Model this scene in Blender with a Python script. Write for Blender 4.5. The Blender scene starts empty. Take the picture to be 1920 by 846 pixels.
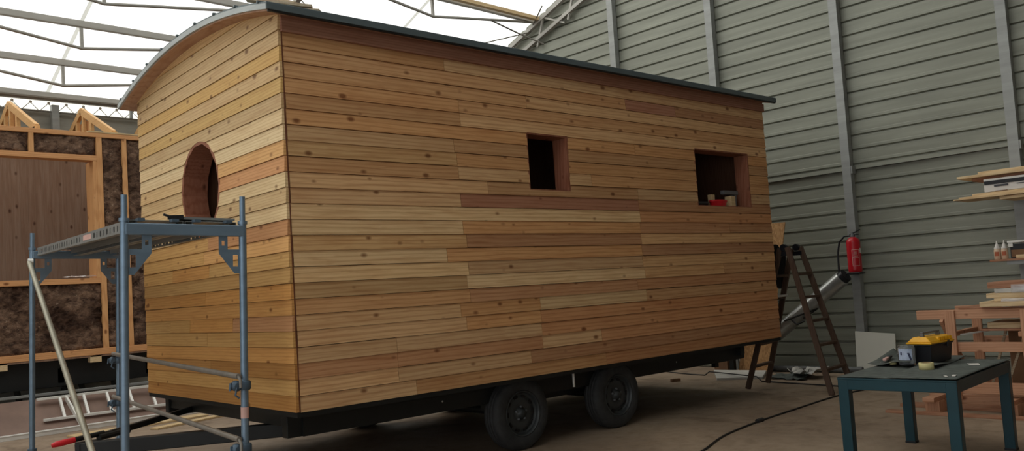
import bpy, math, random
from mathutils import Vector, Matrix
random.seed(7)
sc = bpy.context.scene
COL = sc.collection
G = -0.613                      # floor level; z = 0 is the lower edge of the cladding

# ------------------------------------------------------------------ colours
def lin(r, g, b):
    f = lambda v: (v / 12.92 if v <= .04045 else ((v + .055) / 1.055) ** 2.4)
    return (f(r / 255), f(g / 255), f(b / 255), 1)

# ------------------------------------------------------------------ materials
MATS = {}
def base_mat(name, col, rough=.6, metal=0., spec=.4):
    m = bpy.data.materials.new(name); m.use_nodes = True
    nt = m.node_tree; b = nt.nodes['Principled BSDF']
    b.inputs['Base Color'].default_value = col
    b.inputs['Roughness'].default_value = rough
    b.inputs['Metallic'].default_value = metal
    b.inputs['Specular IOR Level'].default_value = spec
    return m, nt, b

def N(nt, t, **kw):
    n = nt.nodes.new(t)
    for k, v in kw.items(): setattr(n, k, v)
    return n

def mix(nt, a, b, fac, mode='MIX'):
    n = N(nt, 'ShaderNodeMix', data_type='RGBA', blend_type=mode)
    for sock, val in ((n.inputs[0], fac), (n.inputs[6], a), (n.inputs[7], b)):
        if hasattr(val, 'is_linked'): nt.links.new(val, sock)
        else: sock.default_value = val
    return n.outputs[2]

def ramp(nt, src, p0, p1, c0=(0, 0, 0, 1), c1=(1, 1, 1, 1)):
    n = N(nt, 'ShaderNodeValToRGB'); e = n.color_ramp.elements
    e[0].position, e[1].position = p0, p1; e[0].color, e[1].color = c0, c1
    nt.links.new(src, n.inputs[0]); return n.outputs[0]

def noise(nt, vec, scale, detail=4, rough=.55, dist=0.):
    n = N(nt, 'ShaderNodeTexNoise'); n.inputs['Scale'].default_value = scale
    n.inputs['Detail'].default_value = detail; n.inputs['Roughness'].default_value = rough
    n.inputs['Distortion'].default_value = dist
    if vec is not None: nt.links.new(vec, n.inputs['Vector'])
    return n.outputs[0]

def mapping(nt, vec, scale=(1, 1, 1), rot=(0, 0, 0)):
    n = N(nt, 'ShaderNodeMapping'); n.inputs['Scale'].default_value = scale; n.inputs['Rotation'].default_value = rot
    nt.links.new(vec, n.inputs['Vector']); return n.outputs[0]

def objco(nt):
    return N(nt, 'ShaderNodeTexCoord').outputs['Object']

def bump(nt, b, h, strength=.2, dist=.01):
    n = N(nt, 'ShaderNodeBump'); n.inputs['Strength'].default_value = strength; n.inputs['Distance'].default_value = dist
    nt.links.new(h, n.inputs['Height']); nt.links.new(n.outputs[0], b.inputs['Normal'])

def plain(name, rgb, rough=.6, metal=0., var=.12, scale=6., spec=.4):
    m, nt, b = base_mat(name, lin(*rgb), rough, metal, spec)
    if var:
        n = noise(nt, objco(nt), scale, 5)
        c = lin(*rgb); d = tuple(x * (1 - 2 * var) for x in c[:3]) + (1,); e = tuple(min(1, x * (1 + 1.2 * var)) for x in c[:3]) + (1,)
        nt.links.new(ramp(nt, n, .3, .7, d, e), b.inputs['Base Color'])
    MATS[name] = m; return m

def wood(name, axis, rgb=None, knots=True, rough=.62, grain=1., gs=1.):
    """sawn timber, grain along axis 0/1/2; board colour from the 'tint' attribute unless rgb is given"""
    m, nt, b = base_mat(name, (1, 1, 1, 1), rough, 0, .25)
    co = objco(nt)
    if rgb is None:
        sd = N(nt, 'ShaderNodeAttribute', attribute_name='seed').outputs['Fac']
        cx = N(nt, 'ShaderNodeCombineXYZ')
        for i, k in enumerate((13.7, 7.1, 5.3)):
            mu = N(nt, 'ShaderNodeMath', operation='MULTIPLY'); nt.links.new(sd, mu.inputs[0]); mu.inputs[1].default_value = k
            nt.links.new(mu.outputs[0], cx.inputs[i])
        ad = N(nt, 'ShaderNodeVectorMath', operation='ADD'); nt.links.new(co, ad.inputs[0]); nt.links.new(cx.outputs[0], ad.inputs[1])
        co = ad.outputs[0]
        tint = N(nt, 'ShaderNodeAttribute', attribute_name='tint').outputs['Color']
    else:
        rg = N(nt, 'ShaderNodeRGB'); rg.outputs[0].default_value = lin(*rgb); tint = rg.outputs[0]
    s1 = [16 * gs] * 3; s1[axis] = 1.1 * gs
    s2 = [5 * gs] * 3; s2[axis] = .9 * gs
    s3 = [9.] * 3; s3[axis] = 5.4
    fine = noise(nt, mapping(nt, co, s1), 3.2, 6, .6, .6)
    wide = noise(nt, mapping(nt, co, s2), 1.3, 3, .5, 1.2)
    wv = N(nt, 'ShaderNodeTexWave', wave_type='RINGS'); wv.inputs['Scale'].default_value = 1.6; wv.inputs['Distortion'].default_value = 5.
    wv.inputs['Detail'].default_value = 2.; wv.inputs['Detail Scale'].default_value = 1.2
    s4 = [9. * gs] * 3; s4[axis] = .55 * gs
    nt.links.new(mapping(nt, co, s4), wv.inputs['Vector'])
    c = mix(nt, tint, (.62, .52, .45, 1), ramp(nt, fine, .48, .75), 'MULTIPLY') if grain else tint
    g1 = N(nt, 'ShaderNodeMath', operation='MULTIPLY'); nt.links.new(ramp(nt, fine, .45, .72), g1.inputs[0]); g1.inputs[1].default_value = .55 * grain
    c = mix(nt, tint, (.66, .52, .42, 1), g1.outputs[0], 'MULTIPLY')
    g2 = N(nt, 'ShaderNodeMath', operation='MULTIPLY'); nt.links.new(ramp(nt, wv.outputs[1], .55, 1.), g2.inputs[0]); g2.inputs[1].default_value = .45 * grain
    c = mix(nt, c, (.62, .46, .34, 1), g2.outputs[0], 'MULTIPLY')
    g3 = N(nt, 'ShaderNodeMath', operation='MULTIPLY'); nt.links.new(ramp(nt, wide, .5, .75), g3.inputs[0]); g3.inputs[1].default_value = .34 * grain
    c = mix(nt, c, (.72, .52, .38, 1), g3.outputs[0], 'MULTIPLY')
    if knots:
        vo = N(nt, 'ShaderNodeTexVoronoi'); vo.inputs['Scale'].default_value = 1.; vo.inputs['Randomness'].default_value = 1.
        nt.links.new(mapping(nt, co, s3), vo.inputs['Vector'])
        vs = N(nt, 'ShaderNodeSeparateColor'); nt.links.new(vo.outputs['Color'], vs.inputs[0])
        ka = N(nt, 'ShaderNodeMath', operation='MULTIPLY_ADD'); nt.links.new(vs.outputs[1], ka.inputs[0]); ka.inputs[1].default_value = .11
        nt.links.new(vo.outputs['Distance'], ka.inputs[2])
        kn = N(nt, 'ShaderNodeMath', operation='MULTIPLY_ADD'); nt.links.new(fine, kn.inputs[0]); kn.inputs[1].default_value = .12; nt.links.new(ka.outputs[0], kn.inputs[2])
        k = ramp(nt, kn.outputs[0], .16, .29, (1, 1, 1, 1), (0, 0, 0, 1))
        # only some cells carry a knot
        sx = N(nt, 'ShaderNodeSeparateColor'); nt.links.new(vo.outputs['Color'], sx.inputs[0])
        gt = N(nt, 'ShaderNodeMath', operation='LESS_THAN'); nt.links.new(sx.outputs[0], gt.inputs[0]); gt.inputs[1].default_value = .7
        mu = N(nt, 'ShaderNodeMath', operation='MULTIPLY'); nt.links.new(k, mu.inputs[0]); nt.links.new(gt.outputs[0], mu.inputs[1])
        mv = N(nt, 'ShaderNodeMath', operation='MULTIPLY'); nt.links.new(mu.outputs[0], mv.inputs[0]); mv.inputs[1].default_value = .9
        c = mix(nt, c, (.30, .19, .13, 1), mv.outputs[0], 'MULTIPLY')
    nt.links.new(c, b.inputs['Base Color'])
    bump(nt, b, fine, .12, .004)
    MATS[name] = m; return m

M_clad_x = wood('larch_boards_long', 0, None)
M_clad_y = wood('larch_boards_gable', 1, None, knots=True, grain=.8)
M_frieze = wood('red_brown_board', 0, (154, 112, 92), knots=False)
M_soffit = wood('soffit_wood', 1, (190, 150, 122), knots=True, grain=.7)
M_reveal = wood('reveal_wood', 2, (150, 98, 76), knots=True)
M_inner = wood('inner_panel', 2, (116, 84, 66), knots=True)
M_stud_x = wood('stud_horizontal', 0, (214, 160, 110), knots=True, grain=.7)
M_stud_z = wood('stud_vertical', 2, (216, 164, 112), knots=True, grain=.7)
M_truss = wood('pale_truss_wood', 1, (222, 178, 122), knots=False, grain=.6)
M_inpanel = wood('interior_boards', 2, (150, 124, 106), knots=True, grain=.8)
M_pale_y = wood('pale_timber', 1, (220, 196, 156), knots=False, grain=.7)
M_pale_x = wood('pale_timber_long', 0, (205, 180, 138), knots=False, grain=.6)
M_rack_y = wood('rack_timber', 1, (200, 154, 124), knots=True, grain=.8)
M_rack_z = wood('rack_timber_upright', 2, (200, 154, 124), knots=True, grain=.8)
M_redbrd = wood('red_timber', 1, (172, 128, 102), knots=False)
M_ladwood = wood('old_ladder_wood', 2, (84, 66, 54), knots=False)
M_grey_timber = wood('weathered_timber', 1, (186, 172, 148), knots=False)

# oriented strand board
def osb():
    m, nt, b = base_mat('strand_board', (1, 1, 1, 1), .75)
    vo = N(nt, 'ShaderNodeTexVoronoi'); vo.inputs['Scale'].default_value = 22
    nt.links.new(mapping(nt, objco(nt), (1, 2.2, 1.2), (0.4, .3, .8)), vo.inputs['Vector'])
    sx = N(nt, 'ShaderNodeSeparateColor'); nt.links.new(vo.outputs['Color'], sx.inputs[0])
    nt.links.new(ramp(nt, sx.outputs[0], .1, .9, lin(176, 132, 88), lin(206, 162, 112)), b.inputs['Base Color'])
    MATS['osb'] = m; return m
M_osb = osb()

def insulation():
    m, nt, b = base_mat('brown_wool', (1, 1, 1, 1), .9, 0, .15)
    co = objco(nt)
    a = noise(nt, mapping(nt, co, (7, 7, 11), (0, .6, 0)), 1.3, 9, .68, .5)
    f = noise(nt, mapping(nt, co, (20, 20, 40), (0, -.4, 0)), 1.5, 6, .7, .7)
    c = ramp(nt, a, .36, .7, lin(66, 48, 40), lin(156, 126, 104))
    c = mix(nt, c, lin(206, 182, 160), ramp(nt, f, .58, .76), 'MIX')
    big = noise(nt, co, 2.1, 3, .5, .8)
    c = mix(nt, c, (.36, .32, .31, 1), ramp(nt, big, .46, .62), 'MULTIPLY')
    nt.links.new(c, b.inputs['Base Color']); bump(nt, b, a, .8, .05)
    MATS['wool'] = m; return m
M_wool = insulation()

def concrete():
    m, nt, b = base_mat('concrete_floor', (1, 1, 1, 1), .7, 0, .35)
    co = objco(nt)
    a = noise(nt, co, .55, 6, .6, .4); f = noise(nt, co, 9, 8, .7); s = noise(nt, co, 2.3, 5, .6, .6)
    c = ramp(nt, a, .3, .72, lin(120, 102, 86), lin(170, 150, 128))
    c = mix(nt, c, (.72, .7, .68, 1), ramp(nt, f, .45, .75), 'MULTIPLY')
    c = mix(nt, c, (.6, .57, .54, 1), ramp(nt, s, .56, .72), 'MULTIPLY')
    nt.links.new(c, b.inputs['Base Color'])
    nt.links.new(ramp(nt, s, .3, .7, (.55,) * 3 + (1,), (.85,) * 3 + (1,)), b.inputs['Roughness'])
    bump(nt, b, f, .12, .01)
    return m
M_floor = concrete()

def sheet_metal(name, rgb, rough, metal=.35):
    m, nt, b = base_mat(name, lin(*rgb), rough, metal, .5)
    co = objco(nt)
    n = noise(nt, mapping(nt, co, (1, .5, 6)), 1.6, 6, .6)
    c = lin(*rgb)
    nt.links.new(ramp(nt, n, .3, .72, tuple(x * .8 for x in c[:3]) + (1,), tuple(x * 1.12 for x in c[:3]) + (1,)), b.inputs['Base Color'])
    return m
M_siding = sheet_metal('grey_green_siding', (142, 144, 132), .42, .25)
M_siding_dull = sheet_metal('grey_wall_panel', (150, 148, 138), .6, .1)
M_zinc = sheet_metal('galvanised_steel', (150, 152, 150), .45, .4)
M_purlin = sheet_metal('purlin_steel', (168, 165, 158), .5, .15)
M_scaf = sheet_metal('blue_grey_scaffold_steel', (122, 144, 164), .4, .45)
M_scaf_dark = plain('scaffold_casting', (88, 106, 122), .5, .4)
M_brace = plain('pale_brace_tube', (158, 154, 138), .5, .3)
M_alu = plain('aluminium', (226, 224, 218), .4, .2, .05)
M_roofmetal = sheet_metal('slate_grey_metal', (94, 106, 110), .45, .2)
M_verge = sheet_metal('light_grey_verge', (176, 182, 182), .5, .1)
M_black = plain('black_chassis_paint', (22, 24, 24), .5, 0, .1)
M_rubber = plain('tyre_rubber', (50, 50, 50), .75, 0, .2, 20)
M_rim = plain('black_steel_rim', (62, 65, 66), .45, .3, .1)
M_red = plain('red_plastic', (200, 30, 40), .4, 0, .05)
M_extred = plain('extinguisher_red', (176, 22, 34), .3, 0, .04)
M_white = plain('white_label', (214, 210, 205), .5, 0, .03)
M_pinklabel = plain('pink_label', (210, 170, 160), .6, 0, .05)
M_darkmesh = plain('black_membrane', (26, 22, 20), .9, 0, 0)
M_brownply = plain('brown_film_panel', (128, 104, 92), .6, 0, .1, 3)
M_whiteboard = plain('white_panel', (200, 200, 190), .6, 0, .03, 2)
M_tablegreen = plain('dark_teal_metal', (20, 60, 70), .4, .15, .08)
M_felt = plain('dark_grey_felt', (86, 92, 88), .9, 0, .18, 14)
M_yellow = plain('yellow_plastic', (232, 170, 16), .35, 0, .04)
M_blackpl = plain('black_plastic', (24, 25, 30), .4, 0, .05)
M_greypl = plain('grey_plastic', (96, 98, 100), .45, 0, .06)
M_tape = plain('masking_tape', (206, 196, 142), .6, 0, .05)
M_blue = plain('blue_plastic', (26, 56, 150), .4, 0, .05)
M_navy = plain('label_navy', (60, 66, 96), .5)
M_bluelabel = plain('blue_white_label', (178, 190, 214), .5, 0, .1, 40)
M_bottle = plain('cream_bottle', (208, 182, 156), .4, 0, .04)
M_orangelabel = plain('orange_label', (176, 96, 66), .5, 0, .1, 30)
M_cloth = plain('black_cloth', (34, 32, 32), .95, 0, .15)
M_foam = plain('white_foam_sheet', (190, 188, 182), .8, 0, .08)
M_duct = plain('silver_foil', (176, 178, 176), .28, .7, .1, 10)
M_card = plain('cardboard_brown', (130, 98, 72), .85, 0, .1)
M_cable = plain('black_cable', (28, 26, 26), .6, 0, 0)
M_wire = plain('bracing_wire', (124, 120, 112), .5, .3, 0)
M_darkpipe = plain('dark_grey_pipe', (88, 90, 90), .5, .1, .1)

def translucent(name, col, tr):
    m = bpy.data.materials.new(name); m.use_nodes = True; nt = m.node_tree; nt.nodes.clear()
    o = N(nt, 'ShaderNodeOutputMaterial'); t = N(nt, 'ShaderNodeBsdfTransparent'); l = N(nt, 'ShaderNodeBsdfTranslucent'); d = N(nt, 'ShaderNodeBsdfDiffuse')
    n = noise(nt, mapping(nt, objco(nt), (.4, 1.2, 1)), 1.2, 4)
    nt.links.new(ramp(nt, n, .3, .7, tuple(x * .93 for x in col[:3]) + (1,), col), t.inputs[0])
    l.inputs[0].default_value = col; d.inputs[0].default_value = (.75, .75, .72, 1)
    a = N(nt, 'ShaderNodeMixShader'); a.inputs[0].default_value = .35; nt.links.new(l.outputs[0], a.inputs[1]); nt.links.new(d.outputs[0], a.inputs[2])
    s = N(nt, 'ShaderNodeMixShader'); s.inputs[0].default_value = tr
    nt.links.new(a.outputs[0], s.inputs[1]); nt.links.new(t.outputs[0], s.inputs[2]); nt.links.new(s.outputs[0], o.inputs[0])
    return m
M_roofsheet = translucent('translucent_roof_sheet', (1, .975, .91, 1), .72)

M_strip = translucent('roof_overlap_strip', (.78, .78, .76, 1), .5)
def clear_plastic():
    m, nt, b = base_mat('clear_plastic', (.9, .93, .95, 1), .08, 0, .5)
    b.inputs['Transmission Weight'].default_value = .92; b.inputs['IOR'].default_value = 1.2
    return m
M_clear = clear_plastic()
def wrap_plastic():
    m, nt, b = base_mat('plastic_wrap', (.8, .8, .82, 1), .18, 0, .6)
    b.inputs['Alpha'].default_value = .35
    return m
M_wrap = wrap_plastic()

# ------------------------------------------------------------------ mesh builder
class MB:
    def __init__(s): s.v = []; s.f = []; s.tint = []; s.seed = []; s.cur = None; s.sm = []
    def add(s, vs, fs, smooth=False):
        o = len(s.v); s.v += [tuple(p) for p in vs]
        for f in fs:
            s.f.append(tuple(i + o for i in f)); s.tint.append(s.cur or ((1, 1, 1, 1), 0.)); s.sm.append(smooth)
    def hexa(s, c):   # 8 corners: bottom 4 ccw, top 4 ccw
        s.add(c, [(3, 2, 1, 0), (4, 5, 6, 7), (0, 1, 5, 4), (1, 2, 6, 5), (2, 3, 7, 6), (3, 0, 4, 7)])
    def box(s, x0, x1, y0, y1, z0, z1):
        s.hexa([(x0, y0, z0), (x1, y0, z0), (x1, y1, z0), (x0, y1, z0), (x0, y0, z1), (x1, y0, z1), (x1, y1, z1), (x0, y1, z1)])
    def bar(s, p, q, w, h, up=(0, 0, 1)):
        p, q = Vector(p), Vector(q); d = (q - p).normalized(); u = Vector(up)
        if abs(d.dot(u)) > .98: u = Vector((0, 1, 0)) if abs(d.y) < .9 else Vector((1, 0, 0))
        a = d.cross(u).normalized() * w / 2; b = a.cross(d).normalized() * h / 2
        s.hexa([p - a - b, p + a - b, q + a - b, q - a - b, p - a + b, p + a + b, q + a + b, q - a + b])
    def tube(s, pts, r, n=10, caps=True):
        pts = [Vector(p) for p in pts]; rr = r if isinstance(r, (list, tuple)) else [r] * len(pts)
        vs = []; up = None
        for i, p in enumerate(pts):
            d = (pts[min(i + 1, len(pts) - 1)] - pts[max(i - 1, 0)]).normalized()
            if up is None: up = d.orthogonal().normalized()
            a = (up - d * up.dot(d)).normalized(); up = a; b = d.cross(a)
            for k in range(n):
                t = 2 * math.pi * k / n; vs.append(p + (a * math.cos(t) + b * math.sin(t)) * rr[i])
        fs = []
        for i in range(len(pts) - 1):
            for k in range(n):
                k2 = (k + 1) % n; fs.append((i * n + k, i * n + k2, (i + 1) * n + k2, (i + 1) * n + k))
        s.add(vs, fs, True)
        if caps:
            s.add(vs[:n], [tuple(range(n))[::-1]]); s.add(vs[-n:], [tuple(range(n))])
    def lathe(s, prof, o, axis=(0, 0, 1), n=24, closed=False, cap0=True):   # prof: [(radius, height)]
        o = Vector(o); d = Vector(axis).normalized(); a = d.orthogonal().normalized(); b = d.cross(a); vs = []
        for r, h in prof:
            for k in range(n):
                t = 2 * math.pi * k / n; vs.append(o + d * h + (a * math.cos(t) + b * math.sin(t)) * max(r, 1e-4))
        m = len(prof); fs = []
        for i in range(m - 1 + (1 if closed else 0)):
            j = (i + 1) % m
            for k in range(n):
                k2 = (k + 1) % n; fs.append((i * n + k, i * n + k2, j * n + k2, j * n + k))
        s.add(vs, fs, True)
        if not closed:
            if cap0 and prof[0][0] > 2e-3: s.add(vs[:n], [tuple(range(n))[::-1]])
            if prof[-1][0] > 2e-3: s.add(vs[-n:], [tuple(range(n))])
    def prism(s, poly, to3, t):   # poly of 2d points (ccw), to3(u,v,w), thickness 0..t along w
        n = len(poly); s.add([to3(u, v, 0) for u, v in poly] + [to3(u, v, t) for u, v in poly],
            [tuple(range(n))[::-1], tuple(range(n, 2 * n))] + [(i, (i + 1) % n, (i + 1) % n + n, i + n) for i in range(n)])
    def grid(s, fn, nu, nv, smooth=True):
        vs = [fn(i / nu, j / nv) for i in range(nu + 1) for j in range(nv + 1)]
        s.add(vs, [(i * (nv + 1) + j, (i + 1) * (nv + 1) + j, (i + 1) * (nv + 1) + j + 1, i * (nv + 1) + j + 1) for i in range(nu) for j in range(nv)], smooth)
    def build(s, name, mat, parent=None, bevel=0., solid=0., origin=None, subsurf=0):
        me = bpy.data.meshes.new(name)
        off = OFF.get(parent, Vector((0, 0, 0))) if parent is not None else Vector((0, 0, 0))
        vs = [Vector(p) - off for p in s.v]
        loc = Vector((0, 0, 0))
        if parent is None and origin is None:
            lo = [min(v[i] for v in vs) for i in range(3)]; hi = [max(v[i] for v in vs) for i in range(3)]
            loc = Vector(((lo[0] + hi[0]) / 2, (lo[1] + hi[1]) / 2, lo[2])); vs = [v - loc for v in vs]
        me.from_pydata([tuple(v) for v in vs], [], s.f)
        me.polygons.foreach_set('use_smooth', s.sm)
        if any(t[1] for t in s.tint):
            ca = me.attributes.new('tint', 'FLOAT_COLOR', 'FACE'); fa = me.attributes.new('seed', 'FLOAT', 'FACE')
            ca = me.attributes['tint']; fa = me.attributes['seed']
            ca.data.foreach_set('color', [q for c, k in s.tint for q in c]); fa.data.foreach_set('value', [k for c, k in s.tint])
        me.validate(); me.update()
        import bmesh
        if not any(t[1] for t in s.tint):
            bm = bmesh.new(); bm.from_mesh(me); bmesh.ops.recalc_face_normals(bm, faces=bm.faces); bm.to_mesh(me); bm.free()
        me.materials.append(mat)
        ob = bpy.data.objects.new(name, me); COL.objects.link(ob); ob.location = loc
        if parent is not None: ob.parent = parent; OFF[ob] = off
        if solid:
            md = ob.modifiers.new('solid', 'SOLIDIFY'); md.thickness = solid; md.offset = 0
        if bevel:
            md = ob.modifiers.new('bevel', 'BEVEL'); md.width = bevel; md.segments = 2; md.limit_method = 'ANGLE'
        if subsurf:
            md = ob.modifiers.new('sub', 'SUBSURF'); md.levels = subsurf; md.render_levels = subsurf
        return ob
OFF = {}

def tag(o, label, cat, group=None):
    o['label'] = label; o['category'] = cat
    if group: o['group'] = group
    return o
def thing(name, label, cat, loc=(0, 0, 0), rot=None, group=None, local=False):
    """an Empty at the thing's base; parts are given in world coordinates unless local"""
    o = bpy.data.objects.new(name, None); COL.objects.link(o); o.location = loc; o.empty_display_size = .1
    if rot: o.rotation_euler = rot
    if not (rot or local): OFF[o] = Vector(loc)
    return tag(o, label, cat, group)
def struct(o): o['kind'] = 'structure'; return o
def one(fn):
    m = MB(); fn(m); return m
def copy_thing(root, loc, rotz=None, label=None):
    c = root.copy(); COL.objects.link(c); c.location = loc
    if rotz is not None: c.rotation_euler.z = rotz
    if label: c['label'] = label
    for ch in list(root.children):
        d = ch.copy(); COL.objects.link(d); d.parent = c
        for g in list(ch.children):
            e = g.copy(); COL.objects.link(e); e.parent = d
    return c

# ================================================================== THE HALL
XW = 7.98; YL = 8.92; YR = -10.2; XB = -7.5
YRIDGE, ZRIDGE, SL = -0.6, 7.63, .3731
zroof = lambda y: (ZRIDGE - SL * abs(y - YRIDGE))

m = MB(); m.box(XB, XW + .1, YR, YL + .1, G - .2, G); struct(m.build('floor', M_floor))

# ribbed gable-end wall behind the trailer (ribs run along Y)
def siding(name, ya, yb, zlist_top, xf):
    m = MB(); p = .187; z0 = .155 - .187 * 4.1
    zs = []
    k = 0
    step = 1.99
    def prof(zb, n, x):
        out = []
        for i in range(n):
            z = zb + i * p
            out += [(x, z), (x + .03, z + .006), (x + .03, z + .02), (x, z + .034), (x - .001, z + .066), (x - .0, z + .0695), (x - .004, z + .186)]
        return out
    low = prof(z0 - .02, 14, xf + .055); low = [q for q in low if q[1] < step + .1]
    up = prof(step + .045, 34, xf - .012)
    up = [(xf + .055, step), (xf - .012, step)] + up
    lim = lambda z: max(0., (ZRIDGE + .05 - z) / SL)
    for pr in (low, up):
        for i in range(len(pr) - 1):
            (xa, za), (xb, zb) = pr[i], pr[i + 1]
            if max(za, zb) > ZRIDGE: break
            q = []
            for x, z, first in ((xa, za, True), (xb, zb, False)):
                l, r = max(ya, YRIDGE - lim(z)), min(yb, YRIDGE + lim(z))
                q += [(x, l, z), (x, r, z)] if first else [(x, r, z), (x, l, z)]
            m.add(q, [(0, 1, 2, 3)])
    return m
m = siding('wall_right', YR, YL, None, XW)
m.box(XW + .1, XW + .13, YR, YL, G - .1, 4.0)
struct(m.build('wall_right', M_siding))

# low left wall, its clerestory strip, the other walls
m = MB()
for i in range(9):
    z = G + i * .5; m.box(XB, XW, YL + .02 + .012 * (i % 2), YL + .08, z, min(z + .5, 3.9))
struct(m.build('wall_left', M_siding_dull))
m = MB(); m.box(XB, XW, YL + .03, YL + .035, 3.9, 4.1); struct(m.build('window_1', M_roofsheet))
m = MB(); m.box(-5.5, XW, YR - .1, YR, G, zroof(YR) + .05); m.box(XB, -5.5, YR - .1, YR, 3.4, zroof(YR) + .05); struct(m.build('wall_back', M_siding_dull))
m = MB(); m.box(XB - .1, XB, 1.2, YL, G, 4.2); m.box(XB - .1, XB, YR, -8.2, G, 4.2); m.box(XB - .1, XB, -8.2, 1.2, 3.1, 4.2)
ys = [YR, YRIDGE, YL]
m.prism([(YR, 4.2), (YL, 4.2), (YL, zroof(YL)), (YRIDGE, ZRIDGE), (YR, zroof(YR))][:], lambda u, v, w: (XB - w, u, v), .1)
struct(m.build('wall_front', M_siding_dull))

# roof: translucent slope over the far side, opaque slope over the camera side
m = MB(); m.add([(XB, YRIDGE, ZRIDGE + .06), (XW + .1, YRIDGE, ZRIDGE + .06), (XW + .1, YL + .1, zroof(YL + .1) + .06), (XB, YL + .1, zroof(YL + .1) + .06)], [(0, 1, 2, 3)])
struct(m.build('ceiling', M_roofsheet))
m = MB()
ADDED_ROOFLIGHTS = []
n = 30
for i in range(n):
    xa = XB + (XW + .1 - XB) * i / n; xb = XB + (XW + .1 - XB) * (i + 1) / n; dz = .0 if i % 2 else .03
    for ya, yb in (((YRIDGE, -1.6), (-4.4, YR)) if xb < 2.1 else ((YRIDGE, YR),)):
        m.add([(xa, ya, zroof(ya) + dz), (xb, ya, zroof(ya) + dz), (xb, yb, zroof(yb) + dz), (xa, yb, zroof(yb) + dz)], [(0, 1, 2, 3)])
struct(m.build('ceiling_right', M_siding_dull))
m = MB(); m.add([(XB, -1.55, zroof(-1.55) + .05), (2.1, -1.55, zroof(-1.55) + .05), (2.1, -4.45, zroof(-4.45) + .05), (XB, -4.45, zroof(-4.45) + .05)], [(0, 1, 2, 3)])  # rooflight added in the unseen slope to brighten the trailer's long side
struct(m.build('added_rooflight', M_roofsheet))

# steel posts against the ribbed wall
POSTS = [(3.41, 'grey steel post on the ribbed wall nearest the roof truss joint'),
         (1.60, 'grey steel post on the ribbed wall above the far end of the trailer roof'),
         (-.26, 'grey steel post on the ribbed wall carrying the red fire extinguisher'),
         (-2.19, 'grey steel post on the ribbed wall at the right, above the shelf boards')]
for y, lab in POSTS:
    t = thing('steel_post', lab, 'post', (XW - .06, y, G), group='steel posts of the ribbed wall')
    top = zroof(y) - .56
    m = MB(); m.box(XW - .12, XW - .042, y - .055, y - .045, G, top); m.box(XW - .13, XW - .12, y - .055, y + .055, G, top); m.box(XW - .042, XW - .032, y - .055, y + .075, G, top)
    m.box(XW - .12, XW - .042, y + .035, y + .045, G, top)
    m.build('channel', M_zinc, t)
    m = MB(); m.box(XW - .16, XW - .03, y - .09, y + .09, G, G + .012)
    for s in (-.06, .06): m.tube([(XW - .145, y + s, G + .01), (XW - .145, y + s, G + .03)], .01, 6)
    m.build('base_plate', M_zinc, t)
    m = MB(); m.box(XW - .125, XW - .032, y - .075, y - .055, 1.93, 2.03); m.build('bracket', M_zinc, t)

# column on the far left wall and eave beam with its little lattice
m = MB(); m.box(1.03, 1.13, YL - .12, YL - .02, G, 3.98)
tag(m.build('steel_column', M_zinc), 'grey steel column on the far left wall behind the unfinished house', 'post')
m = MB(); m.box(3.26, 3.36, YL - .12, YL - .02, G, zroof(YL) - .36)
struct(m.build('trim_1', M_zinc))
m = MB(); m.box(2.17, 2.21, YL - .14, YL - .095, 3.88, 4.03)
tag(m.build('window_stub_post', M_zinc), 'short grey stub in the bright strip beside the trailer roof eave', 'post')
t = thing('eave_beam', 'grey eave beam along the top of the far left wall', 'beam', (0, YL - .15, 4.05))
m = MB(); m.box(XB, XW, YL - .2, YL - .08, 4.07, 4.15); m.build('beam', M_purlin, t, bevel=.008)
m = MB(); m.box(XB, XW, YL - .09, YL - .05, 4.04, 4.07); m.build('flange', M_purlin, t)
t = thing('lattice_girder', 'thin zigzag lattice in front of the bright strip under the eave', 'girder', (0, YL - .04, 3.9))
m = MB()
for i in range(-6, 22):
    x = .506 + .2465 * i
    m.tube([(x - .12, YL - .04, 3.885), (x, YL - .05, 4.005), (x + .12, YL - .04, 3.885)], .006, 6)
m.build('diagonals', M_wire, t)
m = MB(); m.bar((-2, YL - .04, 3.885), (6, YL - .04, 3.885), .03, .02); m.build('lower_chord', M_wire, t)
for i in range(-3, 9):
    x = .506 + .2465 * i
    m = MB(); m.lathe([(0, -.02), (.016, -.014), (.023, 0), (.016, .014), (0, .02)], (x, YL - .07, 4.005), (0, 1, 0), 10)  # white bead stands in for the glint on a chord node
    m.build('node_glint', M_white, t)

# trussed purlins under the translucent slope
PUR = [(8.005, 'trussed roof purlin closest to the far left eave'),
       (7.135, 'second trussed roof purlin up from the far left eave'),
       (6.20, 'trussed roof purlin meeting the trailer roof near its corner, third from the eave'),
       (5.17, 'trussed roof purlin running into the wall truss joint above the trailer roof')]
XS = [XB + .02, -5.97, -1.33, 3.31, XW - .05]
for y, lab in PUR:
    z = zroof(y) + .005
    t = thing('roof_purlin', lab, 'purlin', (0, y, z), group='trussed purlins of the bright roof')
    m = MB(); m.box(XB, XW, y - .035, y + .035, z - .045, z + .045); m.build('beam', M_purlin, t, bevel=.006)
    for a, b in zip(XS[:-1], XS[1:]):
        c = (a + b) / 2 + (-.02)
        m = MB(); m.tube([(a + .12, y, z - .04), (c, y, z - .34), (b - .12, y, z - .04)], .023, 8); m.build('tie_rod', M_purlin, t)
        m = MB(); m.bar((c, y, z - .04), (c, y, z - .345), .04, .04); m.build('king_post', M_purlin, t)
m = MB(); m.box(XB, XW, 4.99, 5.07, 5.44, 5.5)
tag(m.build('timber_beam', M_pale_x), 'pale timber beam under the bright roof, above the topmost purlin', 'beam')

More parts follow.
